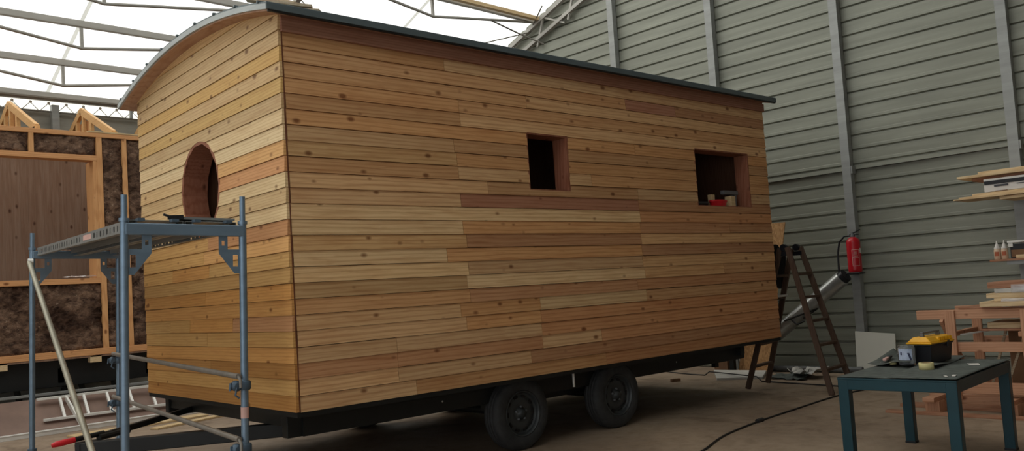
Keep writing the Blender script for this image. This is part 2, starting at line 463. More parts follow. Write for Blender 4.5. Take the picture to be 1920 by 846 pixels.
# slender sag bars across the purlins (lighter flats seen against the sheet)
for x, lab in ((.98, 'pale strip crossing the bright roof sheets over the unfinished house'), (5.67, 'pale strip crossing the bright roof sheets above the trailer roof edge')):
    m = MB(); ya, yb = YRIDGE + .2, YL - .1
    m.bar((x, ya, zroof(ya) + .05), (x, yb, zroof(yb) + .05), .05, .006, (0, 0, 1))
    tag(m.build('sheet_overlap_strip', M_strip), lab, 'strip', 'pale strips of the bright roof')

# lattice rafters
def rafter(x, lab, ynear):
    t = thing('lattice_rafter', lab, 'truss', (x, YL, 4.0), group='lattice rafters of the roof')
    ys_ = [ynear + i * (YL - .2 - ynear) / 12 for i in range(13)]
    a = lambda y: (x, y, zroof(y) - .1); b = lambda y: (x, y, zroof(y) - .52)
    m = MB(); m.bar(a(ys_[0]), a(ys_[-1]), .07, .07); m.build('top_chord', M_purlin, t)
    m = MB(); m.bar(b(ys_[0]), (x, YL + .01, zroof(YL) - .3), .07, .06); m.build('bottom_chord', M_purlin, t)
    for i in range(12):
        m = MB(); m.bar(a(ys_[i]), b(ys_[i] + (.18)), .035, .035); m.build('web_bar', M_purlin, t)
        if i % 2 == 0: m = MB(); m.bar(a(ys_[i + 1]), b(ys_[i + 1] - .5), .03, .03); m.build('web_bar', M_purlin, t)
    return t
rafter(XW - .09, 'lattice rafter against the ribbed wall along the roof edge', -.4)
rafter(3.31, 'lattice rafter crossing above the trailer roof, its chord peeping out at the top', -.4)

# bracing wires at the truss joint
def wire(name, pts, r, lab):
    m = MB(); m.tube(pts, r, 6); tag(m.build(name, M_wire), lab, 'wire', 'bracing wires under the bright roof')
wire('bracing_wire', [(3.35, 5.6, zroof(5.6) - .06), (5.67, 7.15, zroof(7.15) - .06)], .008, 'thin diagonal wire dropping behind the near corner of the trailer roof')
wire('bracing_wire', [(7.9, 5.25, 5.30), (7.2, 5.8, 5.12), (6.4, 6.4, 4.98), (5.4, 7.1, 4.75)], .010, 'sagging cable running down left from the wall truss joint')
wire('bracing_wire', [(7.88, 5.2, 5.38), (7.8, 5.0, 5.46), (7.7, 4.75, 5.59)], .012, 'cable rising from the wall truss joint to the top of the photo')
wire('bracing_wire', [(7.0, 5.30, 5.36), (7.6, 5.22, 5.2), (XW - .08, 4.95, 5.0)], .014, 'knee brace bar from the purlin to the wall truss lower chord')

# ================================================================== TRAILER
HZ = .0403
L_, W_, H_ = 5.883, 2.875, 2.5586
P_ = H_ / 24
TR = thing('tiny_house_trailer', 'timber clad tiny house on a black twin axle trailer with curved metal roof', 'tiny house', (0, 0, 0), (0, 0, -HZ))
YC = W_ / 2
zb = lambda y: 2.84 - .178 * ((y - YC) / YC) ** 2          # underside of the roof / top of the walls

TINT = dict(P=(214, 173, 126), L=(220, 188, 142), M=(203, 157, 110), G=(200, 164, 118), O=(192, 143, 102), R=(178, 128, 102),
            g=(216, 178, 112), p=(216, 182, 132), l=(220, 194, 150), o=(212, 166, 110), a=(202, 150, 88), b=(192, 138, 76), c=(208, 164, 102), r=(202, 150, 104))  # a, b, c: amber of the lower gable boards, shade included in the colour
def tint(k):
    r, g, b = TINT[k]; j = random.uniform(.94, 1.05)
    w = random.uniform(-3, 3)
    return (lin(min(250, r * j + w), g * j, min(250, b * j - w)), random.uniform(1, 90))

ROWS = {1: [(1.38, 'M'), (L_, 'P')], 2: [(3.51, 'M'), (4.27, 'R'), (L_, 'O')], 3: [(2.23, 'M'), (L_, 'P')], 4: [(1.5, 'M'), (L_, 'M')],
        5: [(1.507, 'M'), (L_, 'P')], 6: [(3.6, 'M'), (L_, 'M')], 7: [(1.43, 'P'), (L_, 'M')], 8: [(1.45, 'G'), (L_, 'M')],
        9: [(1.46, 'M'), (2.97, 'P'), (L_, 'M')], 10: [(1.75, 'P'), (3.6, 'M'), (L_, 'P')], 11: [(1.465, 'P'), (3.6, 'R'), (L_, 'O')],
        12: [(3.61, 'L'), (L_, 'O')], 13: [(1.47, 'L'), (3.6, 'M'), (5.06, 'O'), (L_, 'O')], 14: [(1.5, 'G'), (3.6, 'O'), (L_, 'P')],
        15: [(1.3, 'L'), (3.6, 'M'), (L_, 'O')], 16: [(1.5, 'L'), (3.6, 'P'), (L_, 'P')], 17: [(1.48, 'G'), (3.62, 'L'), (4.9, 'P'), (L_, 'M')],
        18: [(1.5, 'M'), (3.5, 'O'), (L_, 'O')], 19: [(1.4, 'P'), (2.24, 'M'), (3.62, 'L'), (L_, 'M')], 20: [(1.45, 'P'), (2.24, 'M'), (L_, 'O')],
        21: [(.8, 'P'), (2.24, 'P'), (L_, 'O')], 22: [(.8, 'O'), (2.24, 'O'), (2.96, 'P'), (L_, 'O')], 23: [(.8, 'P'), (2.1, 'P'), (L_, 'O')], 24: [(.95, 'P'), (3.0, 'M'), (L_, 'O')]}
WIN = [(2.212, 2.695, 1.543, 2.03), (4.54, 5.512, 1.45, 2.045)]    # window openings in the long side
RC, RZ, RR = 1.465, 1.668, .384                                    # round window in the gable

def columns(mb, us, zlo, zhi, hole, place, tilt):
    """one board seen face-on: u runs along it, hole(u)->(za,zb) or None, place(u,z,out)->xyz"""
    for i in range(len(us) - 1):
        ua, ub = us[i], us[i + 1]; um = (ua + ub) / 2
        ia = [(zlo(ua), zhi(ua))]; ib = [(zlo(ub), zhi(ub))]
        h = hole(um)
        if h:
            ha = hole(ua) or (sum(h) / 2,) * 2; hb = hole(ub) or (sum(h) / 2,) * 2
            cl = lambda z, q: min(max(z, q[0]), q[1])
            ia = [(ia[0][0], cl(ha[0], ia[0])), (cl(ha[1], ia[0]), ia[0][1])]; ib = [(ib[0][0], cl(hb[0], ib[0])), (cl(hb[1], ib[0]), ib[0][1])]
        for (a0, a1), (b0, b1) in zip(ia, ib):
            if a1 - a0 < 1e-4 and b1 - b0 < 1e-4: continue
            o = lambda u, z: tilt * (1 - (z - zlo(u)) / P_)
            F = [place(ua, a0, o(ua, a0)), place(ub, b0, o(ub, b0)), place(ub, b1, o(ub, b1)), place(ua, a1, o(ua, a1))]
            B = [place(ua, a0, -.02), place(ub, b0, -.02), place(ub, b1, -.02), place(ua, a1, -.02)]
            fs = [(0, 1, 2, 3), (4, 7, 6, 5), (0, 4, 5, 1), (3, 2, 6, 7)]
            if i == 0: fs.append((0, 3, 7, 4))
            if i == len(us) - 2: fs.append((1, 5, 6, 2))
            if h is None and hole(ua - .02 if i else ua) : fs.append((0, 3, 7, 4))
            mb.add(F + B, fs)

GAP = .003
m = MB()
for r in range(1, 25):
    zt, z0 = H_ - (r - 1) * P_ - GAP, H_ - r * P_
    u = .024 + random.uniform(-.002, .005)
    for ue, k in ROWS[r]:
        end = ue - .0015 if ue < L_ else L_ + random.uniform(-.004, .004)
        pts = sorted(set([u, end] + [w for W in WIN for w in W[:2] if u < w < end]))
        def hole(x):
            for a, b, c, d in WIN:
                if a - 1e-6 <= x <= b + 1e-6 and a < x < b + 1e-6: return (c, d)
            return None
        m.cur = tint(k); dz = random.uniform(-.0012, .0012); dt = random.uniform(.007, .0095)
        def hole2(x, W=WIN):
            for a, b, c, d in W:
                if a - 1e-5 <= x <= b + 1e-5: return (c, d)
            return None
        # split so each column lies wholly in or out of an opening
        for a, b in zip(pts[:-1], pts[1:]):
            inside = hole2((a + b) / 2)
            columns(m, [a, b], lambda x: z0 + dz, lambda x: zt + dz, (lambda x, q=inside: q), lambda x, z, o: (x, -.001 - o, z), dt)
        u = ue + .0015
m.build('long_side_cladding', M_clad_x, TR)

GROWS = {-2: 'p', -1: 'p', 0: 'p', 1: 'p', 2: 'p', 3: 'g', 4: 'l', 5: 'g', 6: 'p'}
GB = {0: [(W_, 'p')], -1: [(W_, 'p')], -2: [(W_, 'p')], 1: [(W_, 'p')], 2: [(W_, 'g')], 3: [(W_, 'p')], 4: [(W_, 'g')], 5: [(W_, 'p')], 6: [(W_, 'l')], 7: [(W_, 'l')],
      8: [(1.4, 'o'), (W_, 'p')], 9: [(1.4, 'r'), (W_, 'p')], 10: [(1.4, 'l'), (W_, 'p')], 11: [(1.4, 'p'), (W_, 'g')], 12: [(1.4, 'l'), (W_, 'l')],
      13: [(1.35, 'r'), (W_, 'c')], 14: [(1.45, 'o'), (W_, 'c')], 15: [(1.35, 'c'), (1.45 + .7, 'a'), (W_, 'c')], 16: [(W_, 'c')], 17: [(1.45, 'a'), (2.0, 'b'), (W_, 'a')],
      18: [(W_, 'a')], 19: [(.95, 'r'), (1.8, 'a'), (2.25, 'c'), (W_, 'c')], 20: [(1.45, 'c'), (W_, 'c')], 21: [(W_, 'a')], 22: [(1.4, 'b'), (W_, 'a')],
      23: [(1.0, 'c'), (W_, 'c')], 24: [(W_, 'b')]}
m = MB()
for r in range(-2, 25):
    z0 = H_ - r * P_
    u = -.003 + random.uniform(-.001, .001)
    for ue, k in GB[r]:
        end = ue - .0015 if ue < W_ else W_
        pts = [u + (end - u) * i / 40 for i in range(41)] + [RC + RR * math.sin(math.pi * (j / 24 - .5)) for j in range(25)]
        pts = sorted(p for p in set(round(p, 4) for p in pts) if u - 2e-4 <= p <= end + 2e-4)
        dz = random.uniform(-.0012, .0012)
        zl = lambda y, z0=z0: min(z0 + dz, zb(y) - .001)
        zh = lambda y, z0=z0: min(z0 + P_ - GAP + dz, zb(y))
        def hole(y):
            d = abs(y - RC)
            if d > RR + 1e-6: return None
            q = math.sqrt(max(0, RR * RR - d * d)); return (RZ - q, RZ + q)
        m.cur = tint(k)
        columns(m, pts, zl, zh, hole, lambda y, z, o: (-.001 - o, y, z), random.uniform(.006, .0085))
        u = ue + .0015
m.build('gable_cladding', M_clad_y, TR)

# corner post between the two claddings, dark gap behind it
m = MB()
for i in range(24):
    z = i * P_; j = random.uniform(-.002, .002)
    m.box(.0135 + j, .023, -.0065, .012, z, z + P_ * .985)
m.build('corner_strip', wood('corner_dark', 2, (112, 70, 48), knots=False), TR)

# body walls (dark membrane outside, panelling inside)
def wallshell(mb, us, zlo, zhi, hole, place, t):
    columns(mb, us, zlo, zhi, hole, place, 0)
m = MB()
zs = 2.66
for x0, x1, q in ((.0, 2.212, None), (2.212, 2.695, WIN[0]), (2.695, 4.54, None), (4.54, 5.512, WIN[1]), (5.512, L_, None)):
    if q is None: m.box(x0 + .02, x1, .02, .14, 0, zs)
    else: m.box(x0, x1, .02, .14, 0, q[2]); m.box(x0, x1, .02, .14, q[3], zs)
m.build('long_wall_core', M_darkmesh, TR)
m = MB()
for a, b in zip([0 + .14 + (W_ - .28) * i / 90 for i in range(90)], [.14 + (W_ - .28) * (i + 1) / 90 for i in range(90)]):
    mid = (a + b) / 2; d = abs(mid - RC); top = zb(mid) - .02
    if d < RR + .01:
        q = math.sqrt((RR + .01) ** 2 - d * d); m.box(.02, .14, a, b, 0, RZ - q); m.box(.02, .14, a, b, RZ + q, top)
    else: m.box(.02, .14, a, b, 0, top)
m.build('gable_wall_core', M_darkmesh, TR)
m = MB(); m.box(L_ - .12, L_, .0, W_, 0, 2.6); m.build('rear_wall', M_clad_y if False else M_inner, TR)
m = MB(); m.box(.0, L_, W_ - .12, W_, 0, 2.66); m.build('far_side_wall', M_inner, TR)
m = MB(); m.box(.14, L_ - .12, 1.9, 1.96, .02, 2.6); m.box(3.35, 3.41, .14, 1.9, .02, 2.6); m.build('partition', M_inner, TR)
m = MB(); m.box(-.0, L_, .0, W_, -.035, -.0); m.build('floor_panel', M_black, TR)
# window linings
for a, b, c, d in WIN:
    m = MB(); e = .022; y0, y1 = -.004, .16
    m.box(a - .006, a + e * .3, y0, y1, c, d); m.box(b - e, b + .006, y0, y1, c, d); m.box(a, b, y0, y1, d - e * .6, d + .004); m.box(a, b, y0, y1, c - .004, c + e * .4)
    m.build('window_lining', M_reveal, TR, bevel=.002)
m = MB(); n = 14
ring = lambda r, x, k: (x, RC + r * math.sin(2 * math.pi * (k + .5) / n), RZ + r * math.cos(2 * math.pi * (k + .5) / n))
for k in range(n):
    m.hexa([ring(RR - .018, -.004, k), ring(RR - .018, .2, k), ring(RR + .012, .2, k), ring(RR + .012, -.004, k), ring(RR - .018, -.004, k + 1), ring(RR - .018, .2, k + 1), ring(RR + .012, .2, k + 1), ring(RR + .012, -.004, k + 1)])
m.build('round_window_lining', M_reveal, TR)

# frieze board under the eave, soffits, roof
m = MB(); m.box(.012, L_ + .004, -.028, .0, 2.545, 2.63); m.box(.013, L_, -.014, .0, 2.62, 2.665); m.build('frieze_board', M_frieze, TR, bevel=.003)
OX, OY = .125, .1
def roofsheet(mb, x0, x1, ya, yb, f0, f1, n=28):
    for i in range(n):
        a = ya + (yb - ya) * i / n; b = ya + (yb - ya) * (i + 1) / n
        mb.hexa([(x0, a, f0(a)), (x1, a, f0(a)), (x1, b, f0(b)), (x0, b, f0(b)), (x0, a, f1(a)), (x1, a, f1(a)), (x1, b, f1(b)), (x0, b, f1(b))])
m = MB(); roofsheet(m, -OX + .012, L_ + OX - .012, -OY + .01, W_ + .15, lambda y: zb(y) + .001, lambda y: zb(y) + .026); m.build('soffit', M_soffit, TR)
m = MB(); roofsheet(m, -OX, L_ + OX, -OY, W_ + .165, lambda y: zb(y) + .03, lambda y: zb(y) + .062)
m.build('roof', M_roofmetal, TR)
m = MB(); roofsheet(m, -OX - .004, -OX + .014, -OY, W_ + .165, lambda y: zb(y) + .012, lambda y: zb(y) + .05)
m.build('verge_trim', M_verge, TR)
m = MB(); roofsheet(m, L_ + OX - .014, L_ + OX + .004, -OY, W_ + .165, lambda y: zb(y) + .004, lambda y: zb(y) + .06); m.build('verge_trim', M_roofmetal, TR)
m = MB(); y = -OY
m.box(-OX - .006, L_ + OX + .006, y - .012, y + .004, zb(y) + .012, zb(y) + .06); m.box(-OX - .004, L_ + OX + .004, y - .008, y + .03, zb(y) + .056, zb(y) + .064); m.build('eave_fascia', M_roofmetal, TR, bevel=.003)
m = MB(); m.box(-OX + .01, L_ + OX, y - .006, y + .016, zb(y) + .002, zb(y) + .013); m.build('eave_shadow_strip', M_black, TR)  # black strip stands in for the shadow line under the fascia
for i in range(9):     # standing seams
    yy = .02 + i * (W_ + .05) / 8.
    m = MB(); m.box(-OX - .01, L_ + OX, yy - .01, yy + .01, zb(yy) + .055, zb(yy) + .074); m.build('roof_seam', M_verge if False else M_roofmetal, TR, bevel=.004)

# chassis
m = MB()
for yy in (.3, W_ - .3): m.box(.05, L_ - .34, yy - .04, yy + .04, -.2, -.035)
for xx in (.1, 1.2, 2.3, 3.6, 4.7, 5.5): m.box(xx - .03, xx + .03, .3, W_ - .3, -.13, -.035)
m.build('chassis_frame', M_black, TR, bevel=.006)
m = MB(); m.box(.16, L_ - .42, .24, .26, -.2, -.03); m.box(L_ - .42, L_ - .36, .24, .26, -.15, -.03); m.build('side_skirt', M_black, TR)
m = MB(); m.tube([(2.775, .2, -.02), (2.775, .2, -.18)], .011, 8); m.build('marker_rod', M_alu, TR)
m = MB()
for xx in (1.35, 4.3): m.lathe([(.0, -.004), (.008, 0), (0, .004)], (xx, .236, -.12), (0, -1, 0), 8)
m.build('bolt', M_alu, TR)
# drawbar
m = MB()
m.bar((-.97, YC, -.215), (.4, .55, -.19), .09, .1); m.bar((-.82, YC + .04, -.15), (.5, W_ - .55, -.09), .035, .045)
m.build('drawbar', M_black, TR, bevel=.006)
m = MB(); m.box(-.97, -.82, YC - .06, YC + .06, -.27, -.165); m.tube([(-.82, YC, -.15), (-.6, YC + .06, -.135)], .024, 10); m.build('overrun_housing', M_black, TR, bevel=.01)
m = MB(); m.tube([(-.99, YC, -.141), (-.78, YC + .03, -.125)], .018, 8)
hb = m.build('handbrake_lever', M_black, TR)
m = MB(); m.tube([(-1.13, YC, -.158), (-1.10, YC, -.152), (-1.04, YC, -.146), (-.98, YC, -.14)], [.014, .024, .022, .02], 12); m.build('red_grip', M_red, hb, subsurf=1)
# rear steady leg
m = MB(); m.box(5.40, 5.46, .55, .61, -.3, -.1); m.build('rear_steady_leg', M_black, TR, bevel=.004)
m = MB(); m.box(L_ - .5, L_ - .43, .2, .24, -.16, -.03); m.build('rear_apron', M_black, TR)

# wheels
def wheel(x, yface, parent):
    R = .303; z = G + R - .003; w = .19; y0 = yface
    m = MB(); c = (x, y0, z)
    prof = [(.185, .012), (.20, .002), (.235, .0), (.268, .004), (.285, .014), (.298, .03), (.303, .05)]
    for g in (.062, .094, .126): prof += [(.303, g - .008), (.296, g - .004), (.296, g + .004), (.303, g + .008)]
    prof += [(.303, .14), (.298, .16), (.285, .176), (.26, .186), (.2, .188), (.185, .178)]
    m.lathe(prof, c, (0, 1, 0), 56, True)
    t = m.build('tyre', M_rubber, parent)
    m = MB()
    m.lathe([(.188, .01), (.192, .004), (.186, .0), (.178, .004), (.172, .03), (.168, .05), (.15, .052), (.128, .04), (.1, .034), (.075, .036), (.06, .044), (.05, .03), (.036, .024), (.032, .005), (.0, .003)], (x, y0 + .004, z), (0, 1, 0), 48, cap0=False)
    rim = m.build('rim', M_rim, t)
    m = MB()
    for k in range(5):
        a = 2 * math.pi * k / 5 + .3
        m.lathe([(.011, .0), (.011, .018), (.0, .02)], (x + .056 * math.cos(a), y0 + .043, z + .056 * math.sin(a)), (0, -1, 0), 6)
    m.build('wheel_nut', M_greypl, t)
    m = MB()
    for k in range(10):
        a = 2 * math.pi * k / 10; r = .14
        d = Vector((math.cos(a), 0, math.sin(a))); tt = Vector((-math.sin(a), 0, math.cos(a))); o = Vector((x, y0 + .052, z)) + d * r
        m.tube([o - tt * .02, o + tt * .02], .013, 8)
    m.build('rim_slot', M_darkmesh, t)
for x in (2.095, 3.285):
    wheel(x, .125, TR)
    wheel(x, W_ - .33, TR)
m = MB()
for x in (2.095, 3.285): m.tube([(x, .2, G + .3), (x, W_ - .2, G + .3)], .035, 10)
m.bar((1.9, .42, -.22), (3.5, .42, -.22), .06, .1)
m.build('axle', M_black, TR)

def TW(x, y, z=0.):
    return Vector((math.cos(HZ) * x + math.sin(HZ) * y, -math.sin(HZ) * x + math.cos(HZ) * y, z))

# things on the sill of the right-hand window
zs2 = 1.4605
o = TW(5.01, .08, zs2)
m = MB(); m.lathe([(.112, 0), (.128, .045), (.136, .05), (.136, .066), (.12, .066), (.105, .05), (.1, .012), (0, .01)], o, n=28)
m.v = [(v[0], o.y + (v[1] - o.y) * .55, v[2]) for v in m.v]
tag(m.build('red_tub', M_red), 'small red plastic tub on the sill of the far window', 'tub')
o = TW(5.235, .08, zs2); m = MB(); m.box(o.x - .042, o.x + .042, o.y - .04, o.y + .04, o.z, o.z + .115)
tag(m.build('wood_block', M_pale_x, bevel=.003), 'upright wood block right of the red tub on the far window sill', 'block', 'wood blocks on the window sill')
o = TW(4.99, .15, zs2); m = MB(); m.box(o.x - .035, o.x + .035, o.y - .025, o.y + .02, o.z, o.z + .135)
tag(m.build('wood_block', M_pale_x, bevel=.003), 'wood block peeping up behind the red tub on the far window sill', 'block', 'wood blocks on the window sill')
t = thing('bench_clamp', 'grey metal clamp with an overhanging arm beside the wood block on the window sill', 'clamp', TW(5.33, .1, zs2))
o = TW(5.33, .11, zs2)
m = MB(); m.box(o.x - .21, o.x + .075, o.y - .03, o.y + .02, o.z + .135, o.z + .18); m.build('arm', M_greypl, t, bevel=.006)
m = MB(); m.hexa([(o.x - .03, o.y - .02, o.z), (o.x + .05, o.y - .02, o.z), (o.x + .05, o.y + .02, o.z), (o.x - .03, o.y + .02, o.z), (o.x + .01, o.y - .02, o.z + .14), (o.x + .06, o.y - .02, o.z + .14), (o.x + .06, o.y + .02, o.z + .14), (o.x + .01, o.y + .02, o.z + .14)]); m.build('foot', M_greypl, t, bevel=.004)
m = MB(); m.tube([TW(4.56, .1, zs2 + .03), TW(4.7, .09, zs2 + .028), TW(4.83, .1, zs2 + .03)], .026, 12)
tag(m.build('black_hose', M_blackpl), 'short black hose lying at the left end of the far window sill', 'hose')
m = MB(); a = TW(4.72, 1.0, 2.35); b = TW(5.12, .35, 1.2); m.bar(a, b, .05, .05)
m.bar(TW(5.12, .35, 1.2), TW(5.4, -.0, .6), .05, .05) if False else None
bar_in = m.build('window_prop', M_inner, TR) if False else None
m2 = MB(); m2.bar((4.66, .9, 2.4), (5.1, .4, .0), .06, .06); m2.build('leaning_stud', M_inner, TR)

# weathered offcuts lying on the trailer roof
for i, (x, y, a, ln, w, dz, lab) in enumerate([
        (.36, .06, -2.35, .5, .07, .0, 'weathered board end sticking out furthest on the trailer roof corner'),
        (.32, .10, -2.55, .45, .06, .028, 'weathered grey board lying on top of the roof offcuts'),
        (.25, .2, -2.0, .4, .05, .05, 'short weathered lath standing tilted in the roof offcuts')]):
    p = TW(x, y, 0); q = TW(x + ln * math.cos(a) * -1 * -1, y - ln * math.sin(a), 0)
    m = MB(); za, zb2 = zb(y) + .085 + dz, zb(y) + .10 + dz + (.05 if i < 2 else .14)
    m.bar((p.x, p.y, za), (q.x, q.y, zb2), w, .022)
    tag(m.build('roof_offcut', M_grey_timber, bevel=.003), lab, 'board', 'offcuts on the trailer roof')

# ================================================================== SCAFFOLD
from mathutils import Euler
SW, SL_, SH = .72, 3.234, 1.87
SC = thing('scaffold_tower', 'blue grey steel scaffold with a perforated deck in front of the round window', 'scaffold', (-1.026, .229, -.609), (.026, .025, -.097))
rt = .0242
def post(x, y, top):
    m = MB(); m.tube([(x, y, .0), (x, y, SH + .01)], rt, 16); m.build('upright', M_scaf, SC)
    m = MB(); m.tube([(x, y, SH + .01), (x, y, SH + .03)], rt + .006, 16); m.tube([(x, y, SH + .02), (x, y, top)], .0185, 14); m.build('spigot', M_scaf, SC)
    m = MB(); m.box(x - .075, x + .075, y - .075, y + .075, 0, .008); m.tube([(x, y, .0), (x, y, .09)], .019, 10); m.tube([(x, y, .085), (x, y, .11)], .038, 8); m.build('base_jack', M_scaf_dark, SC)
for x, y, tp in ((0, 0, 2.04), (SW, 0, 2.06), (0, SL_, 2.03), (SW, SL_, 2.03)): post(x, y, tp)
for y in (0, SL_):
    m = MB(); m.bar((0, y, SH - .035), (SW, y, SH - .035), .05, .072); m.build('transom', M_scaf, SC, bevel=.006)
    for s in (1, -1):
        x0 = 0 if s == 1 else SW
        X = lambda u: x0 + s * u
        # gusset plate with openings
        T_ = .008
        to = lambda u, v, w: (X(u), y - .004 + w, v)
        m = MB(); zt_ = SH - .07
        outer = [(.02, zt_ - .24), (.055, zt_ - .24), (.155, zt_ - .11), (.155, zt_), (.02, zt_)]
        # plate made from strips round two openings
        m.prism([(.02, zt_ - .24), (.055, zt_ - .24), (.09, zt_ - .195), (.02, zt_ - .195)], to, T_)
        m.prism([(.02, zt_ - .195), (.032, zt_ - .195), (.032, zt_ - .12), (.02, zt_ - .12)], to, T_)
        m.prism([(.066, zt_ - .195), (.09, zt_ - .195), (.148, zt_ - .12), (.066, zt_ - .12)], to, T_)
        m.prism([(.02, zt_ - .12), (.148, zt_ - .12), (.155, zt_ - .11), (.155, zt_ - .085), (.02, zt_ - .085)], to, T_)
        m.prism([(.1, zt_ - .085), (.118, zt_ - .085), (.118, zt_), (.1, zt_)], to, T_)
        m.prism([(.138, zt_ - .085), (.155, zt_ - .085), (.155, zt_), (.138, zt_)], to, T_)
        m.prism([(.118, zt_ - .085), (.138, zt_ - .085), (.138, zt_ - .06), (.118, zt_ - .06)], to, T_)
        m.prism([(.118, zt_ - .03), (.138, zt_ - .03), (.138, zt_), (.118, zt_)], to, T_)
        m.build('gusset', M_scaf, SC)
# two perforated steel decks
for k in range(2):
    x0 = .035 + k * .335; x1 = x0 + .32; y0, y1 = .04, SL_ - .04; z0, z1 = SH + .005, SH + .075
    z0 -= .05; z1 -= .05
    m = MB(); m.box(x0, x1, y0, y1, z1 - .004, z1); m.box(x0, x0 + .03, y0, y1, z0, z0 + .004); m.box(x1 - .03, x1, y0, y1, z0, z0 + .004)
    for i in range(60):
        yy = y0 + (y1 - y0) * (i + .5) / 60; m.box(x0 + .03, x1 - .03, yy - .006, yy + .006, z1, z1 + .003)
    m.box(x0 + .04, x0 + .05, y0, y1, z0 + .02, z1); m.box(x1 - .05, x1 - .04, y0, y1, z0 + .02, z1)
    dk = m.build('deck', M_zinc, SC)
    for s, xx in ((0, x0), (1, x1)):
        m = MB(); n = 34; m.box(xx - .0015, xx + .0015, y0, y1, z1 - .018, z1); m.box(xx - .0015, xx + .0015, y0, y1, z0, z0 + .016)
        step = (y1 - y0) / n
        for i in range(n):
            yy = y0 + i * step; wide = .036 if i % 2 else .022
            if 10 <= i <= 13: wide = 0
            m.box(xx - .0015, xx + .0015, yy, yy + step - wide, z0 + .016, z1 - .018)
        m.build('deck_side', M_zinc, dk)
    m = MB(); m.box(x0 - .003, x0 - .0015, y0 + 1.0, y0 + 1.25, z0 + .018, z1 - .015) if k == 0 else None
    if k == 0: m.build('deck_label', M_pinklabel, dk)
    for yy in (y0 - .02, y1 + .02):
        for xx in (x0 + .06, x1 - .06):
            m = MB(); m.box(xx - .02, xx + .02, yy - .035, yy + .03, z1 - .01, z1 + .008); m.build('deck_claw', M_scaf_dark, dk)
# brace and rails
m = MB(); m.tube([(-.03, SL_ - .06, 1.76), (-.03, .12, .1)], .021, 12); m.build('diagonal_brace', M_brace, SC)
m = MB(); m.lathe([(.03, -.02), (.03, .02)], (-.02, SL_ - .04, 1.77), (1, 0, 0), 12); m.build('brace_pin', M_alu, SC)
for zc in (.9, .50):
    m = MB(); m.tube([(SW - .045, SL_ + .02, zc), (SW - .045, -.02, zc)], .0185, 12); m.tube([(SW - .045, -.015, zc), (SW - .045, -.05, zc - .02), (SW - .045, -.055, zc - .07)], .01, 8); m.build('guard_rail', M_brace if False else plain('rail_tube_%d' % int(zc * 100), (140, 134, 126), .5, .3), SC)
    for yy in (0, SL_):
        m = MB(); zz = zc - .06
        m.lathe([(.034, -.03), (.042, -.02), (.042, .02), (.034, .03)], (SW, yy, zz), (0, 0, 1), 14)
        m.lathe([(.02, -.028), (.034, -.02), (.034, .02), (.02, .028)], (SW - .055, yy - .005, zz), (0, 1, 0), 12)
        m.tube([(SW - .06, yy - .03, zz - .01), (SW - .075, yy - .04, zz - .055), (SW - .05, yy - .042, zz - .075)], .007, 8)
        m.tube([(SW - .09, yy, zz + .02), (SW - .095, yy, zz - .03)], .008, 8)
        m.build('coupler', M_scaf_dark, SC)
m = MB(); m.tube([(SW, 0, .63), (SW, 0, .70)], rt + .0012, 16); m.build('pink_label', M_pinklabel, SC)
# board end and dark clip lying on the deck
M4 = Matrix.Translation((-1.026, .229, -.609)) @ Euler((.026, .025, -.097)).to_matrix().to_4x4()
SP = lambda x, y, z: M4 @ Vector((x, y, z))
ztop = SH + .034
m = MB(); m.bar(SP(.33, .14, ztop + .008), SP(.69, .16, ztop + .008), .18, .016)
tag(m.build('deck_board', M_zinc), 'flat grey board lying on the scaffold deck below the round window', 'board')
m = MB(); m.bar(SP(.27, .06, ztop + .012), SP(.36, .05, ztop + .016), .03, .024); m.tube([SP(.27, .045, ztop + .02), SP(.24, .05, ztop + .03)], .008, 8)
tag(m.build('spring_clip', M_blackpl), 'small black clip on the near edge of the scaffold deck', 'clip')

# ================================================================== UNFINISHED HOUSE AT THE BACK
YH = 6.8; D = 2.0
HS = thing('unfinished_house', 'open timber frame house with brown wool between the studs, far left', 'tiny house', (0, YH, G))
xl, xr = -3.6, 2.35
def part(name, x0, x1, y0, y1, z0, z1, mat, bev=.004):
    m = MB(); m.box(x0, x1, y0, y1, z0, z1); return m.build(name, mat, HS, bevel=bev)
part('top_plate', xl, xr, YH - .005, YH + .16, 3.12, 3.18, M_stud_x)
part('bottom_plate', xl, xr, YH - .01, YH + .16, .225, .31, M_stud_x)
part('header', xl, 1.0, YH - .005, YH + .16, 2.80, 2.87, M_stud_x)
part('sill_plate', xl, 1.0, YH - .005, YH + .16, 1.165, 1.235, M_stud_x)
part('jamb_stud', 1.0, 1.07, YH - .005, YH + .16, .31, 3.12, M_stud_z)
part('jamb_lining', .95, 1.0, YH + .0, YH + .3, 1.235, 2.80, M_stud_z)
for x in (1.36, 1.9, .22): part('stud', x - .03, x + .03, YH - .004, YH + .16, .31 if x > 1 else 2.87, 3.12, M_stud_z)
part('stud', -1.4, -1.34, YH - .004, YH + .16, .31, 1.165, M_stud_z)
def wool(x0, x1, z0, z1):
    m = MB(); nx, nz = max(4, int((x1 - x0) / .05)), max(4, int((z1 - z0) / .05))
    rnd = random.Random(int(x0 * 100) + int(z0 * 77))
    hh = [[rnd.uniform(-.018, .03) for _ in range(nz + 1)] for _ in range(nx + 1)]
    m.grid(lambda u, v: (x0 + (x1 - x0) * u, YH + .035 + hh[int(round(u * nx))][int(round(v * nz))], z0 + (z1 - z0) * v), nx, nz)
    m.build('wool_batt', M_wool, HS, solid=.02)
wool(xl, .19, 2.87, 3.12); wool(.25, 1.0, 2.87, 3.12); wool(1.07, 1.33, .31, 3.12); wool(1.39, 1.87, .31, 3.12); wool(1.93, xr, .31, 3.12); wool(xl, -1.4, .31, 1.165); wool(-1.34, 1.0, .31, 1.165)
